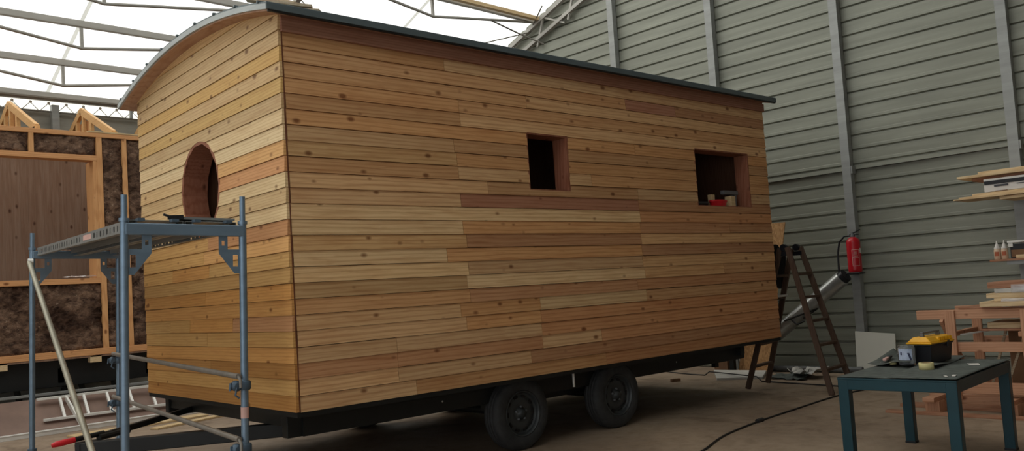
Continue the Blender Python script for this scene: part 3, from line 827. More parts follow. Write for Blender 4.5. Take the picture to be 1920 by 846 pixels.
part('inner_sheathing', xl, xr, YH + .1, YH + .14, .31, 1.2, M_inpanel); part('inner_sheathing', 1.0, xr, YH + .1, YH + .14, 1.2, 3.12, M_inpanel); part('inner_sheathing', xl, 1.0, YH + .1, YH + .14, 2.85, 3.12, M_inpanel)
m = MB()
x = xl
while x < xr:
    m.box(x, min(x + .0992, xr), YH + 1.35, YH + 1.37, .31, 3.12); x += .1
m.build('interior_wall', M_inpanel, HS)
part('end_wall', xr - .1, xr, YH + .16, YH + D, .31, 3.12, M_inpanel); part('floor_deck', xl, xr, YH, YH + D, .2, .24, M_inpanel)
for x in (-.19, .9): part('floor_joist', x - .07, x + .07, YH - .0, YH + .6, .13, .225, M_pale_y)
# roof frames
for x in (-.63, .32, 1.27, 2.22):
    m = MB(); f, a, b = (x, YH + .12, 3.21), (x, YH + 1.42, 3.78), (x, YH + 2.0, 3.52)
    m.bar(f, a, .05, .1); m.bar(a, b, .05, .1); m.bar((x, YH + .05, 3.205), (x, YH + 2.0, 3.205), .05, .05)
    m.bar((x, YH + 1.0, 3.2), (x, YH + 1.0, 3.58), .045, .07); m.bar((x, YH + 1.33, 3.2), (x, YH + 1.33, 3.7), .045, .07); m.bar((x, YH + 1.62, 3.2), (x, YH + 1.62, 3.66), .045, .07); m.bar((x, YH + 1.95, 3.2), (x, YH + 1.95, 3.52), .045, .07)
    m.build('roof_frame', M_truss, HS)
    m = MB(); m.box(x + .03, x + .045, YH + 1.05, YH + 1.6, 3.2, 3.62); m.build('frame_gusset', M_stud_z, HS)
part('wall_top_board', .9, xr, YH - .01, YH + .2, 3.18, 3.2, M_pale_x)
m = MB(); m.box(xl, xr, YH + .1, YH + .2, -.14, .2); m.box(xl, xr, YH + D - .3, YH + D - .2, -.14, .2)
for x in (-2, -.6, .5, 1.6): m.box(x - .04, x + .04, YH + .1, YH + D - .2, -.1, .1)
m.build('chassis', M_black, HS, bevel=.006)
m = MB()
for x in (-.45, .0, .55, .75, 1.15): m.bar((x, YH + .15, -.12), (x + .12, YH + .25, G), .05, .05)
m.build('chassis_leg', M_black, HS)
# crumpled foil left on its sill
m = MB(); rnd = random.Random(3)
m.grid(lambda u, v: (.55 + .4 * u, YH + .0 + .09 * v, 1.24 + .012 + rnd.uniform(0, .022)), 9, 4, False)
tag(m.build('crumpled_film', M_wrap, solid=.002), 'crumpled clear film on the sill of the unfinished house', 'plastic film')

# panel, rails and ladder leaning at its foot
m = MB(); m.bar((-.6, 6.32, -.428), (3.2, 6.32, -.428), .65, .018, (0, -.56, .83))
for_panel = m
tag(m.build('brown_panel', M_brownply), 'large brown film faced panel leaning under the unfinished house', 'panel')
m = MB(); m.box(-1.6, 2.35, 5.9, 5.98, G, G + .05); m.box(-1.6, 2.35, 5.89, 5.99, G + .05, G + .056)
tag(m.build('aluminium_beam', M_alu, bevel=.003), 'long pale aluminium beam on the floor below the ladder', 'beam')
m = MB(); m.bar((-1.2, 6.66, -.19), (2.9, 6.66, -.21), .04, .035)
tag(m.build('grey_rail', M_zinc, bevel=.004), 'grey rail along the top edge of the brown panel', 'rail')
t = thing('aluminium_ladder', 'aluminium ladder lying on its side against the brown panel', 'ladder', (.3, 6.2, -.55))
lo = lambda x: (x, 6.19 - .02 * x, -.466 - .005 * x); hi = lambda x: (x, 6.46 - .03 * x, -.235 + .002 * x)
for nm, f, x0 in (('stile', lo, .1), ('stile', hi, .1)):
    m = MB(); m.bar(f(x0), f(3.3), .055, .03); m.build(nm, M_alu, t, bevel=.003)
for x in (.35, .62, .89, 1.16, 1.43, 1.7, 1.97, 2.24, 2.51, 2.78):
    m = MB(); m.bar(lo(x - .02), hi(x), .035, .03, (1, 0, 0)); m.build('rung', M_alu, t, bevel=.003)
m = MB(); m.bar((.47, 6.0, -.585), (.42, 6.44, -.25), .06, .025, (1, 0, 0)); m.build('stabiliser_bar', M_alu, t, bevel=.003)

# boards on the floor round the drawbar
for x0, y0, x1, y1, w, h, z, mt, nm, lab in [
        (.15, 5.35, 1.75, 5.5, .22, .022, .0, M_pale_x, 'pale_board', 'wide pale board on the floor between the beam and the drawbar'),
        (.9, 4.9, 2.05, 5.25, .14, .022, .0, M_pale_x, 'pale_board', 'pale board reaching under the trailer beside the drawbar arm'),
        (.25, 3.98, .72, 3.86, .03, .02, .0, M_pale_x, 'wooden_lath', 'thin yellowish lath on the floor in front of the drawbar')]:
    m = MB(); m.bar((x0, y0, G + z + h / 2 + .001), (x1, y1, G + z + h / 2 + .001), w, h)
    tag(m.build(nm, mt, bevel=.002), lab, 'board')
m = MB(); pts = [(.36, 3.80), (.5, 3.66), (.66, 3.55), (.93, 3.27)]
for (a, b), (c_, d_) in zip(pts[:-1], pts[1:]): m.bar((a, b, G + .02), (c_, d_, G + .02), .06, .035)
tag(m.build('white_trim', M_foam, bevel=.006), 'bent white plastic trim on the floor under the scaffold rails', 'trim strip')

# ================================================================== STEPLADDER, COAT, WALL STUFF
t = thing('stepladder', 'old wooden double stepladder standing at the far end of the trailer', 'ladder', (6.2, -.25, G))
def rail(p, q): 
    m = MB(); m.bar(p, q, .028, .062, (0, 1, .2)); m.build('rail', M_ladwood, t, bevel=.003)
A0, A1 = Vector((6.0, .30, G)), Vector((6.56, .36, G)); AT0, AT1 = Vector((6.10, -.20, .99)), Vector((6.36, -.2, .99))
B0, B1 = Vector((5.8, -.82, G)), Vector((6.34, -.80, G)); BT0, BT1 = Vector((6.08, -.30, 1.0)), Vector((6.40, -.29, 1.0))
for p, q in ((A0, AT0), (A1, AT1), (B0, BT0), (B1, BT1)): rail(p, q)
for (a0, a1, b0, b1) in ((A0, AT0, A1, AT1), (B0, BT0, B1, BT1)):
    for k in range(1, 6):
        f = k / 6.2; m = MB(); m.bar(a0.lerp(a1, f), b0.lerp(b1, f), .06, .03); m.build('rung', M_ladwood, t, bevel=.003)
m = MB()
for x in (6.09, 6.38): m.tube([(x - .02, -.25, 1.0), (x + .02, -.25, 1.0)], .04, 12); m.bar((x, -.19, .93), (x, -.31, .93), .012, .05)
m.build('top_hinge', M_blackpl, t)
# black coat hung over the back frame
m = MB(); rnd = random.Random(5)
def coat(u, v):
    z = 1.02 - .46 * v; y = -.13 + .13 * v - .05 * v * v
    wv = .02 * math.sin(u * 17 + v * 3) + .012 * math.sin(u * 31)
    wid = .19 + .08 * math.sin(v * 2.6)
    return (6.21 + (u - .5) * 2 * wid, y + .06 + wv, z - .03 * math.sin(u * 9))
m.grid(coat, 20, 12)
tag(m.build('black_coat', M_cloth, solid=.02), 'black coat hung over the back of the wooden stepladder', 'coat')
m = MB(); m.box(6.08, 6.38, -.1, .12, .435, .458)
tag(m.build('pale_shelf_board', M_foam, bevel=.004), 'small pale board resting on a stepladder rung beside the trailer corner', 'board')

m = MB(); m.prism([(1.36, G), (.90, G), (.54, 1.39), (1.0, 1.40)], lambda u, v, w: (7.56 + .0 - w + .1 * (v - G) / 2, u, v), .018)
tag(m.build('strand_board_sheet', M_osb), 'strand board sheet leaning upright behind the far end of the trailer', 'board')
t = thing('foil_duct', 'long silver duct leaning diagonally under the fire extinguisher', 'duct', (7.8, .8, G))
a, b = Vector((7.76, -.13, .60)), Vector((7.8, 1.42, -.50))
m = MB(); pts = [a.lerp(b, i / 60) for i in range(61)]; m.tube(pts, [.098 + (.002 if i % 2 else 0) for i in range(61)], 22); m.build('tube', M_duct, t)
m = MB(); d = (a - b).normalized(); m.tube([a - d * .01, a + d * .06], .085, 20); m.build('black_collar', M_blackpl, t)
m = MB(); m.tube([(7.2, .42, .1), (7.4, .3, .16), (7.66, .2, .22), (7.7, .42, .1)], .012, 8)
m.tube([(7.66, .58, .09), (7.66, .5, .02), (7.68, .4, .06)], .012, 8); m.build('black_strap', M_cable, t)

t = thing('fire_extinguisher', 'red fire extinguisher hung on the grey steel post', 'fire extinguisher', (7.76, -.31, .66))
ex, ey = 7.765, -.305
m = MB(); m.lathe([(.075, .665), (.082, .675), (.084, .70), (.084, 1.04), (.076, 1.075), (.05, 1.10), (.03, 1.112)], (ex, ey, 0), n=32); m.build('cylinder', M_extred, t)
m = MB(); m.lathe([(.03, 1.105), (.03, 1.13), (.02, 1.15), (.02, 1.17)], (ex, ey, 0), n=16); m.build('valve', M_greypl, t)
m = MB(); m.bar((ex, ey + .05, 1.135), (ex, ey - .1, 1.20), .02, .012); m.bar((ex, ey + .05, 1.135), (ex, ey - .08, 1.14), .02, .012); m.build('squeeze_lever', M_blackpl, t, bevel=.002)
m = MB(); m.tube([(ex - .02, ey + .02, 1.13), (ex - .02, ey + .1, 1.13), (ex - .02, ey + .17, 1.06), (ex - .02, ey + .20, .93), (ex - .02, ey + .205, .8), (ex - .02, ey + .205, .66)], [.012, .012, .012, .012, .012, .015], 10); m.build('hose', M_blackpl, t)
def on_cyl(th, z, r=.0848): return (ex + r * math.cos(th), ey + r * math.sin(th), z)
m = MB()
th0 = math.radians(222)
for z0, z1, t0, t1 in ((.945, .95, -36, 26), (.742, .747, -36, 26), (.845, .849, -36, 26), (.745, .95, 23, 26), (.745, .95, -36, -33)):
    n = max(2, int((t1 - t0) / 6)); 
    m.grid(lambda u, v: on_cyl(th0 + math.radians(t0 + (t1 - t0) * u), z0 + (z1 - z0) * v), n, 1)
m.build('label_outline', M_pinklabel, t)
m = MB(); m.grid(lambda u, v: on_cyl(th0 + math.radians(-22 + 36 * u), .86 + .012 * v), 6, 1); m.grid(lambda u, v: on_cyl(th0 + math.radians(-18 + 24 * u), .885 + .04 * v), 6, 1); m.build('label_panel', plain('label_dull_pink', (190, 110, 105), .5), t)
m = MB(); m.grid(lambda u, v: on_cyl(th0 + math.radians(34 + 30 * u), .90 + .065 * v), 6, 1); m.build('white_tag', M_white, t)
m = MB(); m.box(ex - .09, ex + .082, ey - .09, ey + .09, .635, .664); m.build('wall_bracket', M_blackpl, t, bevel=.01)

m = MB(); m.hexa([(7.79, -.70, G), (7.79, -.20, G), (7.81, -.20, G), (7.81, -.70, G), (7.815, -.705, -.125), (7.815, -.205, -.09), (7.835, -.205, -.09), (7.835, -.705, -.125)])
tag(m.build('white_backing_board', M_whiteboard), 'square white panel leaning on the ribbed wall behind the table', 'panel')
m = MB(); m.tube([(7.66, 1.3, G + .042), (7.72, .15, G + .042), (7.735, -.3, G + .042)], .04, 12)
tag(m.build('grey_pipe', M_darkpipe), 'dark grey pipe lying at the foot of the ribbed wall', 'pipe')
# dark membrane and crumpled white film on the floor
def crumple(name, mat, poly, h, lab, cat, seed, nx=10, ny=6, solid=.004, base=0.):
    rnd = random.Random(seed); (a, b, c_, d_) = [Vector(p + (0,)) for p in poly]
    R_ = {(i, j): rnd.uniform(0, h) for i in range(nx + 1) for j in range(ny + 1)}; J = {(i, j): (rnd.uniform(-.03, .03), rnd.uniform(-.03, .03)) for i in range(nx + 1) for j in range(ny + 1)}
    def f(u, v):
        i, j = int(round(u * nx)), int(round(v * ny)); p = (a.lerp(b, u)).lerp(d_.lerp(c_, u), v)
        return (p.x + J[i, j][0], p.y + J[i, j][1], G + .006 + base + R_[i, j])
    m = MB(); m.grid(f, nx, ny); return tag(m.build(name, mat, solid=solid), lab, cat)
crumple('dark_membrane', M_felt, ((6.9, .5), (6.85, .05), (7.45, .2), (7.4, .7)), .03, 'dark membrane sheet on the floor between the stepladder feet', 'membrane', 1)
crumple('white_film', M_foam, ((7.02, .35), (6.93, -.03), (7.4, -.02), (7.3, .42)), .09, 'crumpled white film on the floor right of the stepladder foot', 'plastic film', 2, 9, 5, base=.035)
m = MB(); m.hexa([(6.62, 1.12, G), (6.9, .62, G), (7.4, .85, G), (7.3, 1.6, G), (6.62, 1.12, G + .03), (6.9, .62, G + .03), (7.4, .85, G + .05), (7.3, 1.6, G + .05)])
tag(m.build('foam_sheet', M_foam, bevel=.004), 'white foam sheet on the floor under the rear of the trailer', 'sheet')
m = MB(); m.box(7.46, 7.52, 1.375, 1.445, G, .3)
tag(m.build('black_batten', M_black, bevel=.003), 'narrow black batten standing at the left edge of the strand board sheet', 'batten')
m = MB(); m.box(7.5, 7.72, 1.5, 1.72, G, G + .16)
tag(m.build('wooden_box', M_card, bevel=.006), 'brown wooden box on the floor beside the black batten', 'box')
m = MB(); m.bar((6.3, 1.6, G + .02), (6.42, 1.55, G + .02), .05, .04)
tag(m.build('wood_wedge', M_card, bevel=.004), 'small dark wooden wedge on the floor under the trailer tail', 'wedge')
t = thing('power_cable', 'black power cable snaking over the floor round the stepladder', 'cable', (4.0, -.98, G))
ctrl = [(1.6, -1.55), (2.3, -1.35), (2.725, -1.265), (3.3, -1.08), (4.0, -.98), (4.9, -.93), (5.68, -.9), (6.1, -.93), (6.3, -.96), (6.42, -.88), (6.44, -.7), (6.52, -.2), (6.62, .4), (6.8, .9), (6.99, 1.4), (7.1, 1.9), (7.29, 2.4)]
def catmull(c, n=6):
    out = []
    for i in range(len(c) - 1):
        p0, p1, p2, p3 = c[max(0, i - 1)], c[i], c[i + 1], c[min(len(c) - 1, i + 2)]
        for k in range(n):
            t_ = k / n; out.append(tuple(.5 * (2 * p1[j] + (p2[j] - p0[j]) * t_ + (2 * p0[j] - 5 * p1[j] + 4 * p2[j] - p3[j]) * t_ ** 2 + (3 * p1[j] - p0[j] - 3 * p2[j] + p3[j]) * t_ ** 3) for j in range(len(p1))))
    return out + [c[-1]]
m = MB(); m.tube([(x, y, G + .009 + (.05 if .55 < y < 1.5 else 0)) for x, y in catmull(ctrl)], .008, 8); m.build('cord', M_cable, t)
m = MB(); m.tube([(4.0, -.98, G + .014), (4.1, -.975, G + .014)], .02, 10); m.build('plug_joint', M_blackpl, t)

# ================================================================== TABLE AND WHAT LIES ON IT
TA = .031
TBL = thing('metal_table', 'dark teal metal table with a felt covered top at the right', 'table', (3.17, -2.789, G), (0, 0, TA))
TH = .609; tw, td = 1.155, .731
for sx in (-1, 1):
    for sy in (-1, 1):
        x, y = sx * (tw / 2 - .035), sy * (td / 2 - .035)
        m = MB(); m.box(x - .034, x + .034, y - .034, y + .034, 0, TH - .01); lg = m.build('leg', M_tablegreen, TBL, bevel=.005)
        m = MB(); m.box(x - .036, x + .036, y - .036, y + .036, 0, .015); m.build('foot_cap', M_blackpl, lg)
for sx in (-1, 1):
    m = MB(); x = sx * (tw / 2 - .02); m.box(x - .018, x + .018, -td / 2 + .06, td / 2 - .06, TH - .075, TH - .004); m.build('apron', M_tablegreen, TBL, bevel=.004)
for sy in (-1, 1):
    m = MB(); y = sy * (td / 2 - .02); m.box(-tw / 2 + .06, tw / 2 - .06, y - .018, y + .018, TH - .075, TH - .004); m.build('apron', M_tablegreen, TBL, bevel=.004)
m = MB(); m.box(-tw / 2, tw / 2, -td / 2, td / 2, TH - .012, TH + .002); m.build('top_panel', M_tablegreen, TBL, bevel=.003)
def tp(x, y, z=0.):     # table-local -> world
    return Vector((3.17 + math.cos(TA) * x - math.sin(TA) * y, -2.789 + math.sin(TA) * x + math.cos(TA) * y, G + TH + .002 + z))
def wl(X, Y):           # world xy -> table local
    a, b = X - 3.17, Y + 2.789; return (math.cos(TA) * a + math.sin(TA) * b, -math.sin(TA) * a + math.cos(TA) * b)
def sheet(name, poly, zf, lab, nx=14, ny=14):
    a, b, c_, d_ = [Vector(p + (0,)) for p in poly]; m = MB()
    def f(u, v):
        p = (a.lerp(b, u)).lerp(d_.lerp(c_, u), v); return tp(p.x, p.y, .004 + zf(u, v))
    m.grid(f, nx, ny); return tag(m.build(name, M_felt, solid=.004), lab, 'felt sheet', 'felt sheets on the table')
hx, hy = tw / 2, td / 2
sheet('felt_sheet', ((-hx + .0, -.0), (-hx + .0, hy), (hx, hy), (hx, .06)), lambda u, v: .003 * math.sin(3 * u) ** 2, 'grey felt sheet covering the left half of the teal table top')
sheet('felt_sheet', ((-hx - .012, -hy - .004), (-hx - .006, .04), (hx, .1), (hx, -hy)), lambda u, v: .006 + .003 * math.sin(4 * v), 'grey felt sheet covering the right half of the teal table top')
# loose curled pieces
P1, P2, P3, P4 = wl(3.09, -2.70), wl(3.22, -2.37), wl(3.98, -2.25), wl(3.75, -2.58)
sheet('felt_offcut', (P1, P2, P3, P4), lambda u, v: .014 + .035 * max(0, 1 - 3 * v) * (1 - u) + .045 * max(0, u - .6) * max(0, v - .3) * 3 + .008 * math.sin(7 * u), 'loose felt piece with curled edges at the left, under the knife')
Q1, Q2, Q3, Q4 = wl(3.05, -2.90), wl(3.18, -2.76), wl(3.85, -2.62), wl(3.86, -2.82)
sheet('felt_offcut', (Q1, Q2, Q3, Q4), lambda u, v: .014 + .05 * max(0, .35 - v) ** 1 * 1.2 + .004 * math.sin(8 * v), 'loose felt piece with a raised corner under the yellow toolbox')
ZF = .024
# toolbox
tx, ty = wl(3.43, -2.738)
o = tp(tx, ty, ZF); 
TB = thing('toolbox', 'black toolbox with a yellow lid and grey handle on the teal table', 'toolbox', o, (0, 0, TA - .13))
lx, ly = .162, .078
m = MB(); m.hexa([(-lx + .015, -ly + .012, 0), (lx - .015, -ly + .012, 0), (lx - .015, ly - .012, 0), (-lx + .015, ly - .012, 0), (-lx, -ly, .13), (lx, -ly, .13), (lx, ly, .13), (-lx, ly, .13)]); m.box(-lx - .006, lx + .006, -ly - .006, ly + .006, .12, .132); m.build('tray', M_blackpl, TB, bevel=.006)
LZ = .015
m = MB(); m.box(-lx - .012, lx + .012, -ly - .012, ly + .012, .117, .13)
m.hexa([(-lx - .006, -ly - .006, .13), (lx + .006, -ly - .006, .13), (lx + .006, ly + .006, .13), (-lx - .006, ly + .006, .13), (-lx + .012, -ly + .03, .165), (lx - .012, -ly + .03, .165), (lx - .012, ly - .03, .165), (-lx + .012, ly - .03, .165)])
for sy in (-1, 1):
    m.hexa([(-lx + .12, sy * ly - .03 * (sy > 0) , .13), (lx - .01, sy * ly - .03 * (sy > 0), .13), (lx - .01, sy * ly + .03 * (sy < 0), .13), (-lx + .12, sy * ly + .03 * (sy < 0), .13), (-lx + .125, sy * ly - .035 * (sy > 0), .16), (lx - .015, sy * ly - .035 * (sy > 0), .16), (lx - .015, sy * ly + .035 * (sy < 0), .16), (-lx + .125, sy * ly + .035 * (sy < 0), .16)])
m.v = [(x, y, z + LZ) for x, y, z in m.v]
ld = m.build('lid', M_yellow, TB, bevel=.006)
m = MB()
for i in range(7): m.box(-lx + .13 + i * .028, -lx + .142 + i * .028, -ly - .004, -ly + .004, .135 + LZ, .156 + LZ)
m.build('lid_rib', M_yellow, ld)
m = MB(); m.bar((-lx + .05, 0, .15), (-lx + .05, 0, .187), .022, .03); m.bar((lx - .05, 0, .15), (lx - .05, 0, .187), .022, .03); m.bar((-lx + .038, 0, .192), (lx - .038, 0, .192), .026, .014); m.v = [(x, y, z + LZ) for x, y, z in m.v]; m.build('handle', M_greypl, TB, bevel=.006)
m = MB(); m.box(-lx + .22, -lx + .26, -ly - .012, -ly - .005, .1, .145); m.build('latch', M_blackpl, TB, bevel=.003)
# clear jar with a label in front of it
jx, jy = wl(3.195, -2.66); o = tp(jx, jy, ZF)
J = thing('plastic_jar', 'clear plastic jar with a blue and white label in front of the toolbox', 'jar', o)
m = MB(); m.lathe([(.05, 0), (.054, .006), (.056, .02), (.056, .115), (.05, .126), (.053, .128), (.053, .132), (.048, .132), (.046, .124), (.053, .114), (.053, .01), (0, .006)], o, n=28); m.build('jar_body', M_clear, J)
m = MB(); 
a0 = math.atan2(-5.04 - o.y, -2.8 - o.x)
m.grid(lambda u, v: (o.x + .0568 * math.cos(a0 + 1.7 * (u - .5) - .2), o.y + .0568 * math.sin(a0 + 1.7 * (u - .5) - .2), o.z + .035 + .08 * v), 12, 1); lb = m.build('label', M_bluelabel, J)
m = MB(); m.grid(lambda u, v: (o.x + .0572 * math.cos(a0 + .35 + .25 * u - .3 * v), o.y + .0572 * math.sin(a0 + .35 + .25 * u - .3 * v), o.z + .035 + .05 * v), 5, 4)
lb2 = m.build('label_mark', M_navy, lb); m = MB(); m.grid(lambda u, v: (o.x + .0572 * math.cos(a0 - .75 + .2 * u), o.y + .0572 * math.sin(a0 - .75 + .2 * u), o.z + .07 + .02 * v), 5, 1); m.build('label_mark', M_navy, lb)
# tape rolls
def tape(x, y, r, h, z, lab):
    u, v = wl(x, y); o = tp(u, v, z); t = thing('tape_roll', lab, 'tape', o, group='tape rolls on the table')
    m = MB(); m.lathe([(r * .72, 0), (r, 0), (r, h), (r * .72, h)], o, n=32, closed=True); m.build('tape', M_tape, t)
    m = MB(); m.lathe([(r * .68, .001), (r * .72, .001), (r * .72, h - .001), (r * .68, h - .001)], o, n=32, closed=True); m.build('core', M_card, t)
tape(3.02, -2.85, .046, .045, .014, 'cream masking tape roll at the front of the teal table')
tape(3.19, -2.565, .022, .018, ZF, 'tiny tape roll beside the clear jar on the table')
# cutter, pliers, paper scraps
o = Vector((3.5, -2.42, tp(0, 0, ZF + .012).z))
t = thing('utility_knife', 'utility knife with a pale pink handle on the felt', 'knife', o)
m = MB(); m.bar((3.37, -2.43, o.z), (3.5, -2.40, o.z), .026, .018); m.build('handle', M_pinklabel, t, bevel=.005)
m = MB(); m.bar((3.5, -2.40, o.z), (3.62, -2.375, o.z), .024, .016); m.build('sheath', M_blackpl, t, bevel=.004)
o = Vector((3.6, -2.48, tp(0, 0, ZF + .008).z))
t = thing('pliers', 'black handled pliers lying left of the toolbox', 'pliers', o)
m = MB(); m.tube([(3.78, -2.37, o.z), (3.66, -2.43, o.z), (3.54, -2.53, o.z)], [.008, .011, .008], 8); m.build('handle', M_blackpl, t)
m = MB(); m.tube([(3.82, -2.40, o.z), (3.70, -2.46, o.z), (3.58, -2.56, o.z)], [.008, .011, .008], 8); m.build('handle', M_blackpl, t)
m = MB(); m.bar((3.78, -2.37, o.z), (3.86, -2.34, o.z), .03, .014); m.build('jaw', M_greypl, t, bevel=.003)
def scrap(x, y, w, h, a, lab):
    u, v = wl(x, y); o = tp(u, v, .016); m = MB(); d = Vector((math.cos(a), math.sin(a), 0)); e = Vector((-d.y, d.x, 0))
    m.hexa([o + s * d * w + r * e * h + Vector((0, 0, z)) for z in (0, .002) for s, r in ((-1, -1), (1, -1), (1, 1), (-1, .7))])
    tag(m.build('paper_scrap', M_white), lab, 'paper scrap', 'paper scraps on the table')
scrap(3.35, -3.03, .05, .035, .4, 'white paper scrap near the right back of the table top')
scrap(2.72, -3.12, .035, .012, .2, 'thin white paper scrap at the near right corner of the table')
scrap(2.67, -3.09, .03, .008, .5, 'sliver of white paper left of the near corner scrap')
scrap(3.36, -2.36, .05, .03, .7, 'white paper peeking out under the curled felt at the table left')

# ================================================================== TIMBER RACK
RK = thing('timber_rack', 'reddish timber rack of posts and rails behind the teal table', 'rack', (5.3, -2.6, G))
def rp(name, x0, x1, y0, y1, z0, z1, mat=M_rack_y):
    m = MB(); m.box(x0, x1, y0, y1, z0, z1); return m.build(name, mat, RK, bevel=.004)
for X in (5.12, 5.8):
    rp('top_rail', X + .03, X + .075, -4.2, -2.0 if X < 5.5 else -2.1, .207, .289)
    rp('middle_rail', X + .03, X + .075, -4.2, -2.27, -.081, .003)
    rp('bottom_rail', X + .03, X + .075, -4.2, -2.2, -.44, -.343)
    for y in (-2.29, -2.885, -3.6): rp('post', X, X + .03, y - .042, y + .042, -.5, .284, M_rack_z)
for y in (-2.1, -2.72, -3.6):
    rp('skid', 4.98, 6.1, y - .05, y + .05, -.51, -.47, M_rack_y)
    rp('foot_block', 5.06, 5.24, y - .06, y + .06, G, -.51, M_rack_z); rp('foot_block', 5.78, 5.96, y - .06, y + .06, G, -.51, M_rack_z)
m = MB(); m.bar((5.15, -2.215, .21), (5.78, -2.215, -.44), .03, .07); m.build('diagonal', M_rack_y, RK)
for y in (-2.35, -2.9): rp('crossbar', 5.152, 5.798, y + .05, y + .09, .05, .093)
# boards stored on the rack
pile = [(5.45, 5.6, -2.36, .291, .306, M_redbrd, 'thin reddish board at the bottom of the pile on the rack'),
        (5.4, 5.62, -2.55, .308, .350, M_pale_y, 'thick yellow board low in the pile on the rack'),
        (5.42, 5.6, -2.66, .352, .378, M_pale_y, 'pale board with film round its end, third in the rack pile'),
        (5.43, 5.62, -2.60, .380, .42, M_pale_y, 'pale yellow board in the middle of the rack pile'),
        (5.45, 5.62, -2.66, .422, .458, M_foam, 'whitish board high in the rack pile'),
        (5.45, 5.6, -2.61, .46, .515, M_redbrd, 'red brown board on top of the rack pile')]
zc = None
for x0, x1, y, z0, z1, mt, lab in pile:
    m = MB(); m.box(x0 - .3, x1 + .05, -4.2, y, z0, z1); tag(m.build('rack_board', mt, bevel=.003), lab, 'board', 'boards piled on the timber rack')
for y, z, s, lab in ((-2.8, .455, .022, 'shiny film wrap round the upper boards of the rack pile'), (-2.72, .34, .02, 'shiny film wrap round the lower boards of the rack pile')):
    m = MB(); rnd = random.Random(int(z * 100))
    m.grid(lambda u, v: (5.13 - .012 - rnd.uniform(0, s), y - .26 * u, z - .035 + .07 * v), 8, 5)
    tag(m.build('film_wrap', M_wrap, solid=.001), lab, 'plastic film', 'film wraps on the rack boards')
m = MB(); m.box(5.25, 5.7, -4.2, -2.55, .115, .166); tag(m.build('rack_board', M_pale_y, bevel=.003), 'pale board stored below the top rail of the rack', 'board', 'boards piled on the timber rack')
m = MB(); m.box(5.22, 5.75, -4.2, -2.5, .095, .1135); tag(m.build('rack_board', M_redbrd, bevel=.002), 'thin dark board directly under the pale one below the top rail', 'board', 'boards piled on the timber rack')
m = MB(); m.bar((5.16, -2.36, .07), (5.5, -2.62, .1), .02, .012); tag(m.build('white_strip', M_foam), 'thin white strip sticking out below the top rail of the rack', 'strip')
for (y0, z0, y1, z1, lab) in ((-2.62, .08, -2.56, -.10, 'left grey lath standing inside the rack'), (-2.78, .08, -2.68, -.10, 'right grey lath leaning inside the rack')):
    m = MB(); m.bar((5.5, y0, z0), (5.48, y1 + .1, G + .16), .03, .02); tag(m.build('grey_lath', M_grey_timber), lab, 'lath', 'laths standing inside the rack')
m = MB(); m.box(5.62, 5.64, -3.55, -2.6, -.44, .08); tag(m.build('fibre_panel', M_card), 'brown panel standing inside the rack behind the lower rail', 'panel')
for x0, x1, y, z0, z1, mt, lab in ((4.92, 5.0, -1.74, G, G + .025, M_redbrd, 'narrow board on the floor in front of the rack feet'),
                                (5.3, 5.45, -1.72, G, G + .03, M_redbrd, 'dark board on the floor running under the rack'),
                                (5.55, 5.7, -1.9, G, G + .1, M_rack_y, 'thick beam on the floor under the rack')):
    m = MB(); m.box(x0, x1, -4.0, y, z0, z1); tag(m.build('floor_board', mt, bevel=.003), lab, 'board', 'boards on the floor under the rack')

# ================================================================== SHELVES AT THE RIGHT
t = thing('wall_shelf', 'wooden wall shelf at the right edge holding two glue bottles', 'shelf', (7.5, -2.9, .69))
m = MB(); m.box(7.2, 7.9, -4.4, -2.03, .685, .707); m.build('shelf_board', M_redbrd, t, bevel=.002)
m = MB()
for y in (-2.6, -3.6): m.bar((7.88, y, .68), (7.25, y, .68), .03, .03); m.bar((7.9, y, .68), (7.9, y, .3), .03, .03); m.bar((7.88, y, .35), (7.4, y, .66), .025, .025)
m.box(7.22, 7.26, -4.2, -2.19, .645, .685)
m.build('bracket', M_zinc, t)
def bottle(x, y, lab):
    t = thing('glue_bottle', lab, 'bottle', (x, y, .707), group='glue bottles on the wall shelf')
    m = MB(); m.lathe([(.03, .707), (.034, .712), (.034, .80), (.028, .822), (.018, .83)], (x, y, 0), n=22); m.build('body', M_bottle, t)
    m = MB(); m.lathe([(.03, .822), (.03, .832), (.022, .842), (.016, .865), (.013, .868), (.008, .885), (.004, .908), (0, .91)], (x, y, 0), n=18); m.build('nozzle_cap', M_white, t)
    a0 = math.atan2(-5.04 - y, -2.8 - x)
    m = MB(); m.grid(lambda u, v: (x + .0345 * math.cos(a0 - .9 + 1.3 * u), y + .0345 * math.sin(a0 - .9 + 1.3 * u), .745 + .045 * v), 10, 1); m.build('label', M_orangelabel, t)
bottle(7.3, -2.085, 'left white nozzled glue bottle at the end of the wall shelf')
bottle(7.3, -2.155, 'right white nozzled glue bottle touching the dark box on the shelf')
t = thing('storage_box', 'dark storage box with a pale metal lid on the wall shelf', 'box', (7.45, -2.45, .707))
m = MB(); m.box(7.34, 7.62, -2.75, -2.2, .707, .86); m.build('box_body', M_blackpl, t, bevel=.004)
m = MB(); m.box(7.32, 7.64, -2.77, -2.18, .875, .9); m.box(7.33, 7.36, -2.23, -2.185, .83, .875); m.build('lid', M_alu, t, bevel=.003)
m = MB(); m.box(7.335, 7.34, -2.4, -2.21, .72, .80); m.build('label', M_card, t)
m = MB(); m.box(7.24, 7.31, -2.5, -2.275, .707, .745); tag(m.build('yellow_block', M_pale_y, bevel=.003), 'small yellow wood block at the front of the wall shelf', 'block')
m = MB(); m.lathe([(.03, .905), (.035, .91), (.035, .99), (.015, 1.01), (.015, 1.04)], (7.4, -2.40, 0), n=16); tag(m.build('blue_bottle', M_blue), 'blue bottle standing on the storage box lid at the right edge', 'bottle')

